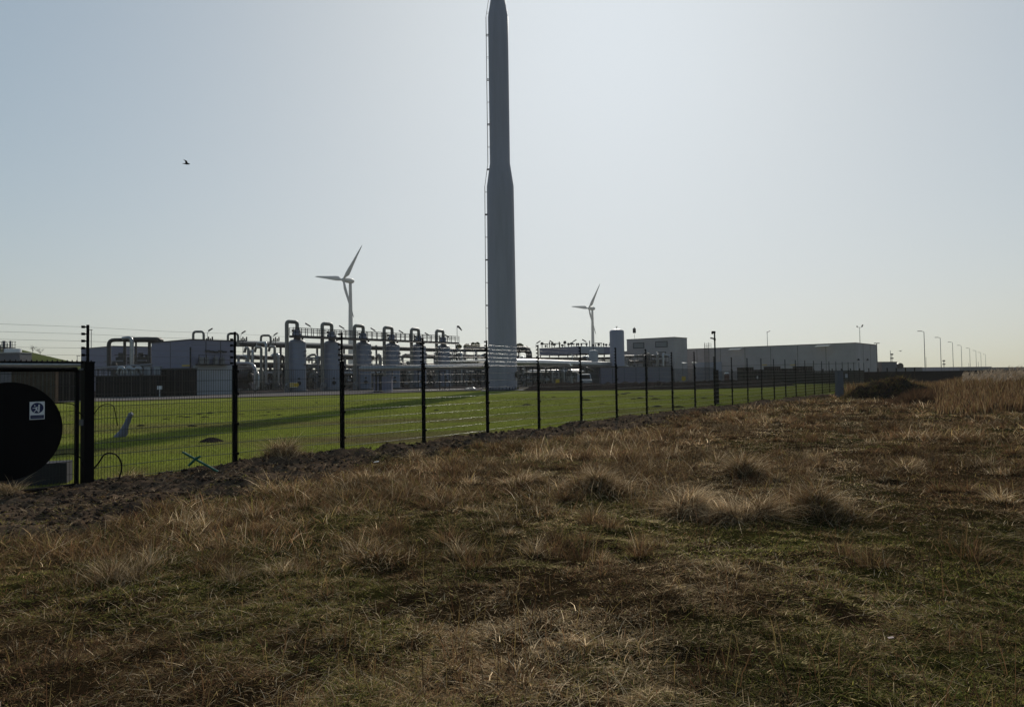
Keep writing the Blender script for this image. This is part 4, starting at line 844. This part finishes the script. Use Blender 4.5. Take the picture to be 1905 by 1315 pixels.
def leaf_tree(label, base, h, rad, seed):
    rr = np.random.default_rng(seed); t = thing('evergreen_tree', label, 'tree', base); b = MB(); base = Vector(base)
    b.tube([base, base + Z_ * h * .5, base + Z_ * h * .8], [.12, .08, .03], 6); b.build('trunk', 'bark', t); b = MB()
    for k in range(260):
        a = rr.uniform(0, 6.28); ph = rr.uniform(-1, 1); rad_ = rad * rr.uniform(.5, 1.05) * (1 + .25 * math.sin(3 * a + seed)); c_ = base + Vector((math.cos(a) * rad_ * math.sqrt(1 - ph * ph), math.sin(a) * rad_ * math.sqrt(1 - ph * ph), h - rad + ph * rad)); u = Vector(rr.normal(size=3)).normalized() * .16; v = Vector(rr.normal(size=3)).normalized() * .16
        b.add([c_ - u - v, c_ + u - v, c_ + u + v, c_ - u + v], [(0, 1, 2, 3)])
    b.build('crown', 'hillm', t)
for i, (px, pt, r, Y) in enumerate(((854, 641, .5, 160), (869, 640, .8, 165), (881, 638, .6, 165), (889, 637.5, .5, 165), (968, 639, 1.1, 175), (962, 641, .6, 175))):
    q = at(px, 690, Y); q.z = 0; leaf_tree(['small round dark tree top left behind the tall rack', 'wider dark tree top behind the tall rack', 'dark tree top near the left side of the chimney', 'dark tree top touching the chimney left edge', 'round dark tree top just right of the chimney', 'little dark tree top hugging the chimney right edge'][i], q, zof(px, pt, Y), r, i)

# ------------------------------------------------------------------ birds
def bird(label, c_, s_, m_, up, ex=X_, cat='bird', yaw=0):
    t = thing('bird', label, cat, c_); ex = Matrix.Rotation(yaw, 3, 'Z') @ ex; sd_ = ex.cross(Z_)
    b = MB(); b.tube([c_ - ex * .5 * s_, c_ - ex * .3 * s_, c_, c_ + ex * .25 * s_, c_ + ex * .42 * s_], [.015 * s_, .05 * s_, .11 * s_, .09 * s_, .02 * s_], 8); b.build('body', m_, t)
    for k in (-1, 1):
        b = MB(); w1 = c_ + sd_ * k * .35 * s_ + Z_ * up * .25 * s_; w2 = c_ + sd_ * k * .8 * s_ + Z_ * up * .35 * s_ - ex * .25 * s_
        b.add([c_ + ex * .12 * s_, c_ - ex * .12 * s_, w1 - ex * .12 * s_, w1 + ex * .14 * s_, w2, c_ + ex * .12 * s_ + Z_ * .02, c_ - ex * .12 * s_ + Z_ * .02, w1 - ex * .12 * s_ + Z_ * .02, w1 + ex * .14 * s_ + Z_ * .02, w2 + Z_ * .01], [(0, 1, 2, 3), (3, 2, 4), (5, 8, 7, 6), (8, 9, 7), (0, 3, 8, 5), (1, 6, 7, 2), (3, 4, 9, 8), (2, 7, 9, 4)]); b.build('wing', m_, t)
bird('black bird flying high in the left sky', at(347, 305, 38), .42, 'bird', .9, yaw=R(15))
bird('white gull flying low in front of the fat pipeline', at(1063, 680, 85), .62, 'gull', 1.2, yaw=R(40))
bird('small bird flying right of the long hall', at(1675, 653, 120), .6, 'bird', .4, yaw=R(25))
bird('small dark bird over the lawn by the second fence post', at(589, 749, 50), .22, 'bird', .6, yaw=R(-30))

# ------------------------------------------------------------------ small things on the ground
b = MB(); p = gnd(222, 812); e = at(243, 769, p.y); b.tube([p - Z_ * .1 - X_ * .05, p + Vector((.13, 0, .12)), p.lerp(e, .5) + X_ * .04, e - Z_ * .03, e + Vector((.05, 0, .0))], [.17, .14, .085, .075, .06], 10)
o = tag(b.build('drain_pipe', 'plast'), 'bent faded white plastic pipe leaning out of the lawn behind the fence', 'pipe')
b = MB(); p0 = gnd(418, 884, .02); p1 = at(340, 841, p0.y + .35); b.tube([p0, p1], .022, 6); b.build; o = tag(b.build('plastic_stake', 'green'), 'green plastic stake with crossbar leaning against the fence', 'stake')
c_ = p0.lerp(p1, .68); b = MB(); b.tube([c_ + Vector((-.16, .05, -.12)), c_ + Vector((.0, 0, .015)), c_ + Vector((.09, 0, .06))], [.022, .026, .02], 6); b.build('crossbar', 'green', o)
b = MB()
MH = [(393, 820, .34, 'large molehill closest to the fence, near the first slim post')]
mh_px = [(307, 780), (262, 791), (336, 775), (349, 776), (371, 770), (380, 776), (391, 768), (357, 792), (448, 771), (480, 769), (499, 767), (490, 773), (520, 772), (1003, 742), (1010, 738), (1030, 739), (1090, 744), (1160, 733), (1167, 731), (1178, 742), (1190, 741), (1212, 738), (1228, 738), (1222, 756), (1219, 742), (1252, 741), (1262, 757), (1288, 741), (1310, 741), (1260, 740), (1358, 738), (1385, 742), (1420, 745), (812, 763), (860, 760), (748, 754), (980, 753), (1120, 752), (1340, 735)]
MH += [(x, y, None, None) for x, y in mh_px]
me0 = None
for i, (x, y, s_, lb) in enumerate(MH):
    q = gnd(x, y); 
    if me0 is None:
        n = 26; V = []; Fc = []
        for j in range(9):
            rr_ = j / 8
            for k in range(n): a = 2 * math.pi * k / n; V.append((math.cos(a) * (1 - rr_) * (1 + .15 * math.sin(3 * a)) + random.uniform(-.05, .05), math.sin(a) * (1 - rr_) + random.uniform(-.05, .05), .42 * math.sin(rr_ * math.pi / 2) ** 1.2 + random.uniform(-.035, .035) - (.06 if j == 0 else 0)))
        b = MB(); b.add(V, [(j * n + k, j * n + (k + 1) % n, (j + 1) * n + (k + 1) % n, (j + 1) * n + k) for j in range(8) for k in range(n)], False); o = b.build('molehill', 'peat'); me0 = o.data
    else: o = bpy.data.objects.new('molehill', me0); COL.objects.link(o)
    s = s_ or random.uniform(.11, .21) * (1 + (y < 760) * .6); o.location = (q.x, q.y, -.01); o.scale = (s * 1.3, s, s * (.75 if s_ else .6)); o.rotation_euler = (0, 0, random.uniform(0, 6))
    tag(o, lb or 'small dark molehill on the mown lawn beyond the fence', 'molehill', 'molehills on the lawn')
b = MB(); q = gnd(150, 800)

# ------------------------------------------------------------------ vegetation meshes
def blades(name, P, H, Wd, az_, lean, curve, col, m_='blade', kind='stuff', label=None, cat=None, tipdark=None, parent=None):
    N = len(P); dx = np.cos(az_); dy = np.sin(az_); sx = -dy; sy = dx
    # random roll of the blade's face around its stem
    rl = rng.uniform(0, math.pi, N); fx = sx * np.cos(rl) + dx * np.sin(rl) ; fy = sy * np.cos(rl) + dy * np.sin(rl)
    V = np.zeros((N, 7, 3)); C = np.zeros((N, 7, 3))
    for li, t in enumerate((0, .4, .75, 1.0)):
        out = H * (np.sin(lean) * t + curve * t * t); up = H * (np.cos(lean) * t - .55 * curve * t * t); up = np.maximum(up, .012 * t)
        cx_ = P[:, 0] + dx * out; cy_ = P[:, 1] + dy * out; cz_ = P[:, 2] + up; wv = Wd * (1, .85, .55, 0)[li] * .5
        if li < 3:
            V[:, li * 2] = np.stack([cx_ - fx * wv, cy_ - fy * wv, cz_], 1); V[:, li * 2 + 1] = np.stack([cx_ + fx * wv, cy_ + fy * wv, cz_], 1)
        else: V[:, 6] = np.stack([cx_, cy_, cz_], 1)
    C[:] = col[:, None, :]
    base = (np.arange(N) * 7)[:, None]; lp_ = np.concatenate([base + np.array([0, 1, 3, 2]), base + np.array([2, 3, 5, 4]), base + np.array([4, 5, 6])], 1)
    o = npmesh(name, V.reshape(-1, 3), np.tile([4, 4, 3], N), lp_.ravel(), m_, C.reshape(-1, 3)); tag(o, label, cat, kind=kind)
    if parent: o.parent = parent; o.matrix_parent_inverse = Matrix.Translation(-origin(parent))
    return o
PAL = 1.08 * np.array([(.160, .086, .042), (.095, .050, .026), (.31, .215, .115), (.54, .42, .27), (.078, .088, .018), (.17, .155, .036), (.22, .155, .060), (.034, .022, .014)])
def pick(wts):                                         # wts (N,8)
    c_ = np.cumsum(wts / wts.sum(1, keepdims=True), 1); k = (rng.random(len(wts))[:, None] > c_).sum(1); k = np.minimum(k, 7)
    return PAL[k] * np.exp(rng.normal(0, .42, (len(wts), 1))), k
def tallness(X, Y):
    px = X / np.maximum(Y, .1); n_ = fbm(X, Y, .35, 3, 41)
    t = sstep(8.0, 11.5, Y - 5.5 * (px - .05) + 3 * (n_ - .5)) ; left = sstep(-.1, -.45, px) * sstep(5.2, 7, Y) * .3
    return np.clip(np.maximum(t, left) * sstep(.25, .5, n_ + .15) , 0, 1)
def scatter(N, r0, r1, amax=46, clump=0, csig=.08):
    nc = N // clump if clump else N
    r = np.exp(rng.uniform(math.log(r0), math.log(r1), nc)); a = np.radians(rng.uniform(-amax, amax, nc)); X = r * np.sin(a); Y = r * np.cos(a)
    if clump:
        X = np.repeat(X, clump); Y = np.repeat(Y, clump); sg = csig * (1 + .03 * np.hypot(X, Y)); ox = rng.normal(0, 1, len(X)) * sg; oy = rng.normal(0, 1, len(X)) * sg
        return X + ox, Y + oy, np.arctan2(oy, ox), np.repeat(rng.random(nc), clump)
    return X, Y, rng.uniform(0, 6.28, N), rng.random(N)
# 1) short turf, moss and thatch
TR = [((1440, 790), (1395, 845)), ((1395, 845), (1330, 905)), ((1590, 775), (1565, 840)), ((1565, 840), (1560, 930)), ((1000, 880), (1060, 905)), ((940, 1150), (1150, 1190))]
def track(X, Y):
    m_ = np.zeros(len(X))
    for a_, b_ in TR:
        p, q = gnd(*a_), gnd(*b_); vx, vy = q.x - p.x, q.y - p.y; t = np.clip(((X - p.x) * vx + (Y - p.y) * vy) / (vx * vx + vy * vy), 0, 1)
        m_ = np.maximum(m_, np.exp(-((X - p.x - t * vx) ** 2 + (Y - p.y - t * vy) ** 2) / .42 ** 2 / (1 + .012 * Y)))
    return m_ * sstep(.3, .5, fbm(X, Y, 1.2, 3, 77))
X, Y, a, u = scatter(1300000, 2.6, 38)
ok = (fd(X, Y) > .05); X, Y, a, u = X[ok], Y[ok], a[ok], u[ok]; sm = soilmask(X, Y); gap = sstep(.30, .46, fbm(X, Y, 3.2, 3, 71)); ok = rng.random(len(X)) > np.maximum(sm * (.97 - .7 * sstep(.52, .64, fbm(X, Y, 1.4, 3, 73))), .85 * (1 - gap)); X, Y, a, u = X[ok], Y[ok], a[ok], u[ok]
rd = np.hypot(X, Y); g_ = sstep(.45, .58, fbm(X, Y, .55, 5, 11) + .07 * sstep(11, 6, Y)) * (.4 + .6 * sstep(.35, .6, fbm(X, Y, 2.5, 3, 12))); st = sstep(.50, .64, fbm(X, Y, .9, 5, 52)); br = 1 - .78 * g_; tk = track(X, Y)
W8 = np.stack([br * .9, br * .9, st * .35 + .12 + tk * 3, st * .08 + .015 + tk * 2.2, g_ * 1.6 + .12, g_ * 1.7 + .08, .28 + .4 * st, .6 - .4 * st], 1); cl, k = pick(W8)
cl = cl * (.6 + .85 * sstep(.25, .75, fbm(X, Y, .7, 4, 84)))[:, None]; P = np.stack([X, Y, hgt(X, Y) - .004], 1); n_ = len(X); H = rng.uniform(.018, .055, n_) * (1 + .6 * st) * rng.uniform(.5, 1.3, n_); H = np.where((k == 4) | (k == 5), np.minimum(H, .045), H)
ln = np.where(rng.random(n_) < .5 + .3 * st, rng.uniform(1.0, 1.5, n_), rng.uniform(.2, 1.2, n_))
blades('short_grass', P, H, np.maximum(rng.uniform(.002, .005, n_), rd * .0007), a, ln, rng.uniform(0, .9, n_), cl, label='short mixed dry and green grass covering the near field', cat='grass')
# 2) loose dead straw lying about
X, Y, a, u = scatter(60000, 2.6, 45)
sm = soilmask(X, Y); ok = (fd(X, Y) > .1) & (rng.random(len(X)) < np.where(sm > .5, .9, .08 + .9 * sstep(.5, .65, fbm(X, Y, .8, 4, 52)))); X, Y, a = X[ok], Y[ok], a[ok]
rd = np.hypot(X, Y); n_ = len(X); cl = PAL[rng.choice([2, 3, 6, 3, 0], n_)] * rng.uniform(.7, 1.25, (n_, 1))
blades('dead_straw', np.stack([X, Y, hgt(X, Y) + .012], 1), rng.uniform(.04, .15, n_) * rng.uniform(.6, 1.5, n_), np.maximum(.003, rd * .0006), a, rng.uniform(.9, 1.5, n_), rng.uniform(0, .7, n_), cl, label='pale dead straw lying scattered over the near field', cat='straw')
# 3) clumped brown grass
X, Y, a, u = scatter(800000, 4.0, 75, clump=16, csig=.075)
tl = tallness(X, Y) * (1 - .9 * track(X, Y)); sm = soilmask(X, Y); ok = (fd(X, Y) > .3) & (sm < .4) & (rng.random(len(X)) < (.05 + tl) * (.35 + .65 * sstep(.35, .55, fbm(X, Y, 1.1, 4, 86)))); X, Y, a, u, tl = X[ok], Y[ok], a[ok], u[ok], tl[ok]
rd = np.hypot(X, Y); n_ = len(X); s_ = (u > .8) * 1.; gg = sstep(.5, .62, fbm(X, Y, .5, 4, 11))
W8 = np.stack([1.5 - s_, 1.2 - .8 * s_, .25 + 1.2 * s_, .04 + .6 * s_, .35 * gg, .1 * gg, .5 + 0 * s_, .5 - .3 * s_], 1); cl, k = pick(W8)
H = rng.uniform(.35, 1.1, n_) * (.07 + .17 * tl * (.4 + u)); 
H = H * (.4 + 1.2 * sstep(.3, .7, fbm(X, Y, .8, 3, 81))); cl = cl * (.5 + 1.0 * sstep(.25, .75, fbm(X, Y, .45, 4, 83)))[:, None] * np.where(u < .3, .6, 1.1)[:, None]
blades('brown_grass', np.stack([X, Y, hgt(X, Y) - .01], 1), H, np.maximum(.0022, rd * .00052), a + rng.normal(0, .8, n_), rng.uniform(.1, 1.15, n_), rng.uniform(.0, 1.0, n_), cl, label='clumpy reddish brown dead grass over the middle and right of the field', cat='grass')
nc = 1500; X0_, Y0_, a_, u_ = scatter(nc, 6.5, 55, amax=44); tl = tallness(X0_, Y0_); ok = (rng.random(nc) < .15 + .85 * tl) & (soilmask(X0_, Y0_) < .3) & (fd(X0_, Y0_) > .8) & (track(X0_, Y0_) < .3); X0_, Y0_, u_ = X0_[ok], Y0_[ok], u_[ok]
kk = 230; rc = np.repeat(rng.uniform(.07, .26, len(X0_)), kk); hc = np.repeat(rng.uniform(.13, .38, len(X0_)), kk); uc = np.repeat(u_, kk); tone = np.repeat(rng.uniform(.45, 1.25, len(X0_)), kk)
rr_ = np.abs(rng.normal(0, 1, len(rc))); aa_ = rng.uniform(0, 6.28, len(rc)); X = np.repeat(X0_, kk) + rr_ * rc * np.cos(aa_); Y = np.repeat(Y0_, kk) + rr_ * rc * np.sin(aa_); n_ = len(X)
pl_ = (uc > .72) * 1.; cl, k = pick(np.stack([1.6 - pl_, 1.3 - pl_, .2 + 1.3 * pl_, .03 + 1.1 * pl_, .1 + 0 * pl_, .05 + 0 * pl_, .6 + 0 * pl_, .6 - .4 * pl_], 1))
blades('clumped_grass', np.stack([X, Y, hgt(X, Y) - .01], 1), hc * np.exp(-.35 * rr_ ** 2) * rng.uniform(.5, 1.15, n_), np.maximum(.003, np.hypot(X, Y) * .0005), aa_ + rng.normal(0, 1.2, n_), rng.uniform(.02, .9, n_), rng.uniform(0, .9, n_), cl * tone[:, None], label='ragged upright clumps of rusty dead grass all over the middle of the field', cat='grass')
# 4) tussocks
def tussock(label, px, py, n_, hh, rad, pale, droop=1.0):
    q = gnd(px, py); z0 = hz(q.x, q.y); t = thing('grass_tussock', label, 'grass tussock', (q.x, q.y, z0), 'tussocks of long dead grass')
    r = np.abs(rng.normal(0, rad, n_)); a = rng.uniform(0, 6.28, n_); X = q.x + r * np.cos(a); Y = q.y + r * np.sin(a)
    W8 = np.tile([.8, .6, .9 * pale, 1.6 * pale, .05, .03, .7, .3], (n_, 1)); cl, k = pick(W8); hh = hh * .82 * (.45 + 1.1 * sstep(.3, .68, fbm(X, Y, 5, 3, 91)))
    o = blades('leaves', np.stack([X, Y, hgt(X, Y) - .01], 1), hh * rng.uniform(.4, 1.15, n_), np.full(n_, .006), np.where(rng.random(n_) < (.55 if pale > .9 else .25), -1.57 + rng.normal(0, .6, n_) + .8 * np.sin(X * 9), a + rng.normal(0, 1.3, n_)), rng.uniform(.05, 1.3, n_), rng.uniform(.15, droop, n_), cl, parent=t); return t
for lb, px, py, n_, hh, rad, pale in (('left pale tussock with a dark hollow at middle right', 1280, 955, 1800, .36, .18, 3.0), ('brightest pale drooping tussock at middle right', 1348, 966, 2600, .38, .13, 4.5), ('brown upright tussock between the pale ones', 1412, 964, 1500, .36, .11, .8), ('large round brown tussock, rightmost of the close group', 1532, 958, 2800, .34, .20, .5),
     ('broad dark tussock mound at left centre below the soil strip', 690, 905, 3600, .26, .42, .5), ('low tussock mound with pale crest near the centre', 985, 905, 2600, .3, .28, 1.0), ('wide brown tussock mound right of centre', 1110, 915, 3200, .32, .34, .8), ('small dark green tussock below the centre mounds', 1010, 955, 1300, .24, .22, .4),
     ('upright brown tussock behind the pale group', 1380, 882, 1900, .42, .2, .5), ('tussock at the foot of the fence between the first two slim posts', 520, 860, 2600, .42, .34, .9), ('small tussock at the foot of the gate post', 232, 893, 1200, .28, .2, .8), ('dry tussock at the left edge below the disc', 8, 925, 900, .4, .14, 1.2),
     ('small brown tussock at lower left', 700, 1045, 900, .17, .25, .4), ('straw-covered tussock low at bottom centre', 1060, 1190, 1100, .15, .30, 1.2), ('dark tussock at the bottom centre edge', 985, 1265, 900, .13, .2, .5)):
    tussock(lb, px, py, n_, hh, rad, pale)
X, Y, a, u = scatter(5200, 3.2, 34, clump=5, csig=.05); tl = tallness(X, Y); ok = (fd(X, Y) > .5) & (soilmask(X, Y) < .3); X, Y, a = X[ok], Y[ok], a[ok]; n_ = len(X)
blades('dead_stems', np.stack([X, Y, hgt(X, Y) - .01], 1), rng.uniform(.12, .34, n_), np.full(n_, .005), a, rng.uniform(.0, .5, n_), rng.uniform(-.1, .35, n_), PAL[rng.choice([1, 7, 0, 6], n_)] * rng.uniform(.6, 1.2, (n_, 1)), label='thin dark dead weed stems standing here and there in the near grass', cat='weeds')
X, Y, a, u = scatter(26000, 2.8, 22, clump=6, csig=.02); g_ = sstep(.48, .62, fbm(X, Y, .55, 5, 11)); ok = (fd(X, Y) > .5) & (rng.random(len(X)) < .15 + .85 * g_); X, Y, a = X[ok], Y[ok], a[ok]; n_ = len(X)
blades('broad_leaves', np.stack([X, Y, hgt(X, Y)], 1), rng.uniform(.02, .055, n_), rng.uniform(.007, .014, n_), a, rng.uniform(.7, 1.5, n_), rng.uniform(.1, .9, n_), PAL[rng.choice([4, 4, 5], n_)] * rng.uniform(.7, 1.5, (n_, 1)), label='low broad green weed leaves scattered among the near grass', cat='weeds')
# 5) soil strip clods and straw
X, Y, a, u = scatter(110000, 6, 60); ok = soilmask(X, Y) > .5; X, Y = X[ok], Y[ok]; n_ = len(X); s_ = (.006 + .03 * rng.random(n_) ** 3) * (1 + .02 * Y)
oc = np.array([(1, 0, 0), (0, 1, 0), (-1, 0, 0), (0, -1, 0), (0, 0, .8), (0, 0, -.5)]); V = np.stack([X, Y, hgt(X, Y) + s_ * .2], 1)[:, None, :] + oc[None] * s_[:, None, None] * rng.uniform(.6, 1.5, (n_, 6, 1))
tr = np.array([(0, 1, 4), (1, 2, 4), (2, 3, 4), (3, 0, 4), (1, 0, 5), (2, 1, 5), (3, 2, 5), (0, 3, 5)]); lp_ = (np.arange(n_) * 6)[:, None, None] + tr[None]
cc_ = np.repeat(lerp(A_(.03, .022, .018), A_(.18, .125, .085), rng.random(n_) ** 2), 6, 0)
tag(npmesh('soil_clods', V.reshape(-1, 3), np.full(n_ * 8, 3), lp_.ravel(), 'soilv', cc_), 'dark broken soil clods along the foot of the fence', 'soil', kind='stuff')
# 6) lawn blades near the fence
n0 = 190000; r = np.exp(rng.uniform(math.log(11), math.log(62), n0)); a = np.radians(rng.uniform(-46, 30, n0)); X = r * np.sin(a); Y = r * np.cos(a); ok = fd(X, Y) < -.02; X, Y, r = X[ok], Y[ok], r[ok]; n_ = len(X)
c0_ = lawn_col(X, Y) * rng.uniform(.7, 1.35, (n_, 1))
blades('lawn_grass', np.stack([X, Y, lawn_h(X, Y) - .005], 1), rng.uniform(.02, .055, n_) * (1 + .01 * r), np.maximum(.006, r * .0009), rng.uniform(0, 6.28, n_), rng.uniform(.1, 1.2, n_), rng.uniform(0, .4, n_), c0_, 'lblade', label='short green lawn grass inside the fence', cat='grass')
# 7) reeds at the right
n_ = 60000; px = rng.uniform(1570, 2150, n_); Y = rng.uniform(29, 62, n_); X = (px - 952.5) / F * Y
dn = fbm(X, Y, .12, 3, 61); ed = .22 + .78 * sstep(1690, 1800, px + 170 * (dn - .5) + 2.5 * (Y - 40)); ok = (rng.random(n_) < ed * sstep(.25, .45, dn + .2)) & ((px > 1740) | (Y > 49)); X, Y, px, ed = X[ok], Y[ok], px[ok], ed[ok]; n_ = len(X)
H = (1.05 + .6 * sstep(1720, 1860, px)) * (.35 + .65 * sstep(31, 45, Y + 8 * (dn[ok] - .5))) * rng.uniform(.7, 1.1, n_) * (.70 + .6 * fbm(X, Y, .5, 3, 65)); cl = PAL[rng.choice([0, 1, 6, 7, 0, 2], n_)] * rng.uniform(.7, 1.2, (n_, 1))
blades('reed_bed', np.stack([X, Y, hgt(X, Y) - .02], 1), H, np.full(n_, .035), rng.uniform(0, 6.28, n_), rng.uniform(0, .25, n_), rng.uniform(0, .25, n_), cl, label='tall brown reeds standing at the right edge of the field', cat='reeds')
ok = (rng.random(n_) < .10) & (H > 1.3) & (px > 1790); Xp, Yp, Hp = X[ok], Y[ok], H[ok]; k_ = 5; Xp = np.repeat(Xp, k_); Yp = np.repeat(Yp, k_); Hp = np.repeat(Hp, k_); m2 = len(Xp)
blades('reed_plumes', np.stack([Xp + rng.normal(0, .03, m2), Yp, hgt(Xp, Yp) + Hp * rng.uniform(.82, .98, m2)], 1), rng.uniform(.15, .32, m2), np.full(m2, .035), rng.normal(.2, .5, m2), rng.uniform(.1, .9, m2), rng.uniform(.1, .6, m2), np.tile(A_(.32, .25, .18), (m2, 1)) * rng.uniform(.7, 1.2, (m2, 1)), label='pale feathery reed plumes topping the reed bed at the right', cat='reeds')
n_ = 16000; px = 1725 + rng.normal(0, 38, n_); Y = rng.uniform(38, 50, n_); X = (px - 952.5) / F * Y
blades('scrub', np.stack([X, Y, hgt(X, Y) - .02], 1), rng.uniform(.3, 1.0, n_) * np.exp(-((px - 1725) / 70) ** 2) * (.5 + fbm(X, Y, .6, 3, 97)), np.full(n_, .022), rng.uniform(0, 6.28, n_), rng.uniform(0, .9, n_), rng.uniform(-.1, .5, n_), PAL[rng.choice([1, 7, 0, 1, 7], n_)] * rng.uniform(.5, 1.2, (n_, 1)), label='tangled dark brown scrub between the brush heap and the reeds', cat='scrub')
# 8) heap of dark brush
q = gnd(1655, 741); bh_ = thing('brush_heap', 'wide dark heap of cut brush and weeds at the end of the fence', 'brush heap', (q.x, q.y, 0))
n = 60; V = []
for j in range(14):
    rr_ = 1 - j / 13
    for k in range(n):
        a_ = 2 * math.pi * k / n; x_ = math.cos(a_) * rr_ * 3.0; y_ = math.sin(a_) * rr_ * 1.8; z_ = 1.2 * max(0, 1 - rr_ ** 2.2) * float(.55 + .9 * fbm(np.array([x_ + 9]), np.array([y_ + 4]), 1.1, 3, 95)[0]) + random.uniform(-.08, .08) - (.2 if j == 0 else 0); V.append((q.x + x_, q.y + y_, z_))
b = MB(); b.add(V, [(j * n + k, j * n + (k + 1) % n, (j + 1) * n + (k + 1) % n, (j + 1) * n + k) for j in range(13) for k in range(n)], True); b.build('mound', 'peat', bh_)
n_ = 14000; a_ = rng.uniform(0, 6.28, n_); r_ = np.sqrt(rng.random(n_)); x_ = np.cos(a_) * r_ * 3.05; y_ = np.sin(a_) * r_ * 1.85; z_ = 1.2 * np.maximum(0, 1 - r_ ** 2.2) * (.55 + .9 * fbm(x_ + 9, y_ + 4, 1.1, 3, 95))
cl = PAL[rng.choice([7, 1, 1, 4, 4, 0, 6], n_)] * rng.uniform(.4, 1.2, (n_, 1))
blades('twigs', np.stack([q.x + x_, q.y + y_, z_ - .05], 1), rng.uniform(.12, .34, n_) * np.where(rng.random(n_) < .06, 2.2, 1), np.full(n_, .024), rng.uniform(0, 6.28, n_), rng.uniform(.5, 1.4, n_), rng.uniform(0, .7, n_), cl, parent=bh_)
# litter
for px, py, s_, mt, lb in ((1418, 1002, .014, 'white', 'tiny white scrap on the grass below the pale tussocks'), (700, 860, .05, 'white', 'small white scrap lying on the soil strip near the centre'), (1657, 1187, .018, 'red', 'small orange-red leaf on the near grass at lower right')):
    q = gnd(px, py, .03); b = MB(); b.add([q + Vector(v) * s_ for v in ((-1, -.6, .2), (1, -.7, .5), (1.1, .6, .6), (-.9, .7, .3), (-1, -.6, 0), (1, -.7, .3), (1.1, .6, .4), (-.9, .7, .1))], [(0, 1, 2, 3), (4, 7, 6, 5), (0, 4, 5, 1), (1, 5, 6, 2), (2, 6, 7, 3), (3, 7, 4, 0)]); tag(b.build('litter', mt), lb, 'litter')
# ------------------------------------------------------------------ haze
hm = bpy.data.materials.new('haze_air'); hm.use_nodes = True; nt = hm.node_tree; nt.nodes.clear()
o_ = nt.nodes.new('ShaderNodeOutputMaterial'); pv = nt.nodes.new('ShaderNodeVolumePrincipled'); pv.inputs['Color'].default_value = (1, .95, .85, 1); pv.inputs['Density'].default_value = .00016; pv.inputs['Anisotropy'].default_value = .25
nt.links.new(pv.outputs[0], o_.inputs['Volume']); M['haze'] = hm
b = MB(); b.box((0, 0, 75), (3200, 3200, 153)); tag(b.build('haze', 'haze'), 'thin pale haze in the air over the whole site', 'haze', kind='stuff')
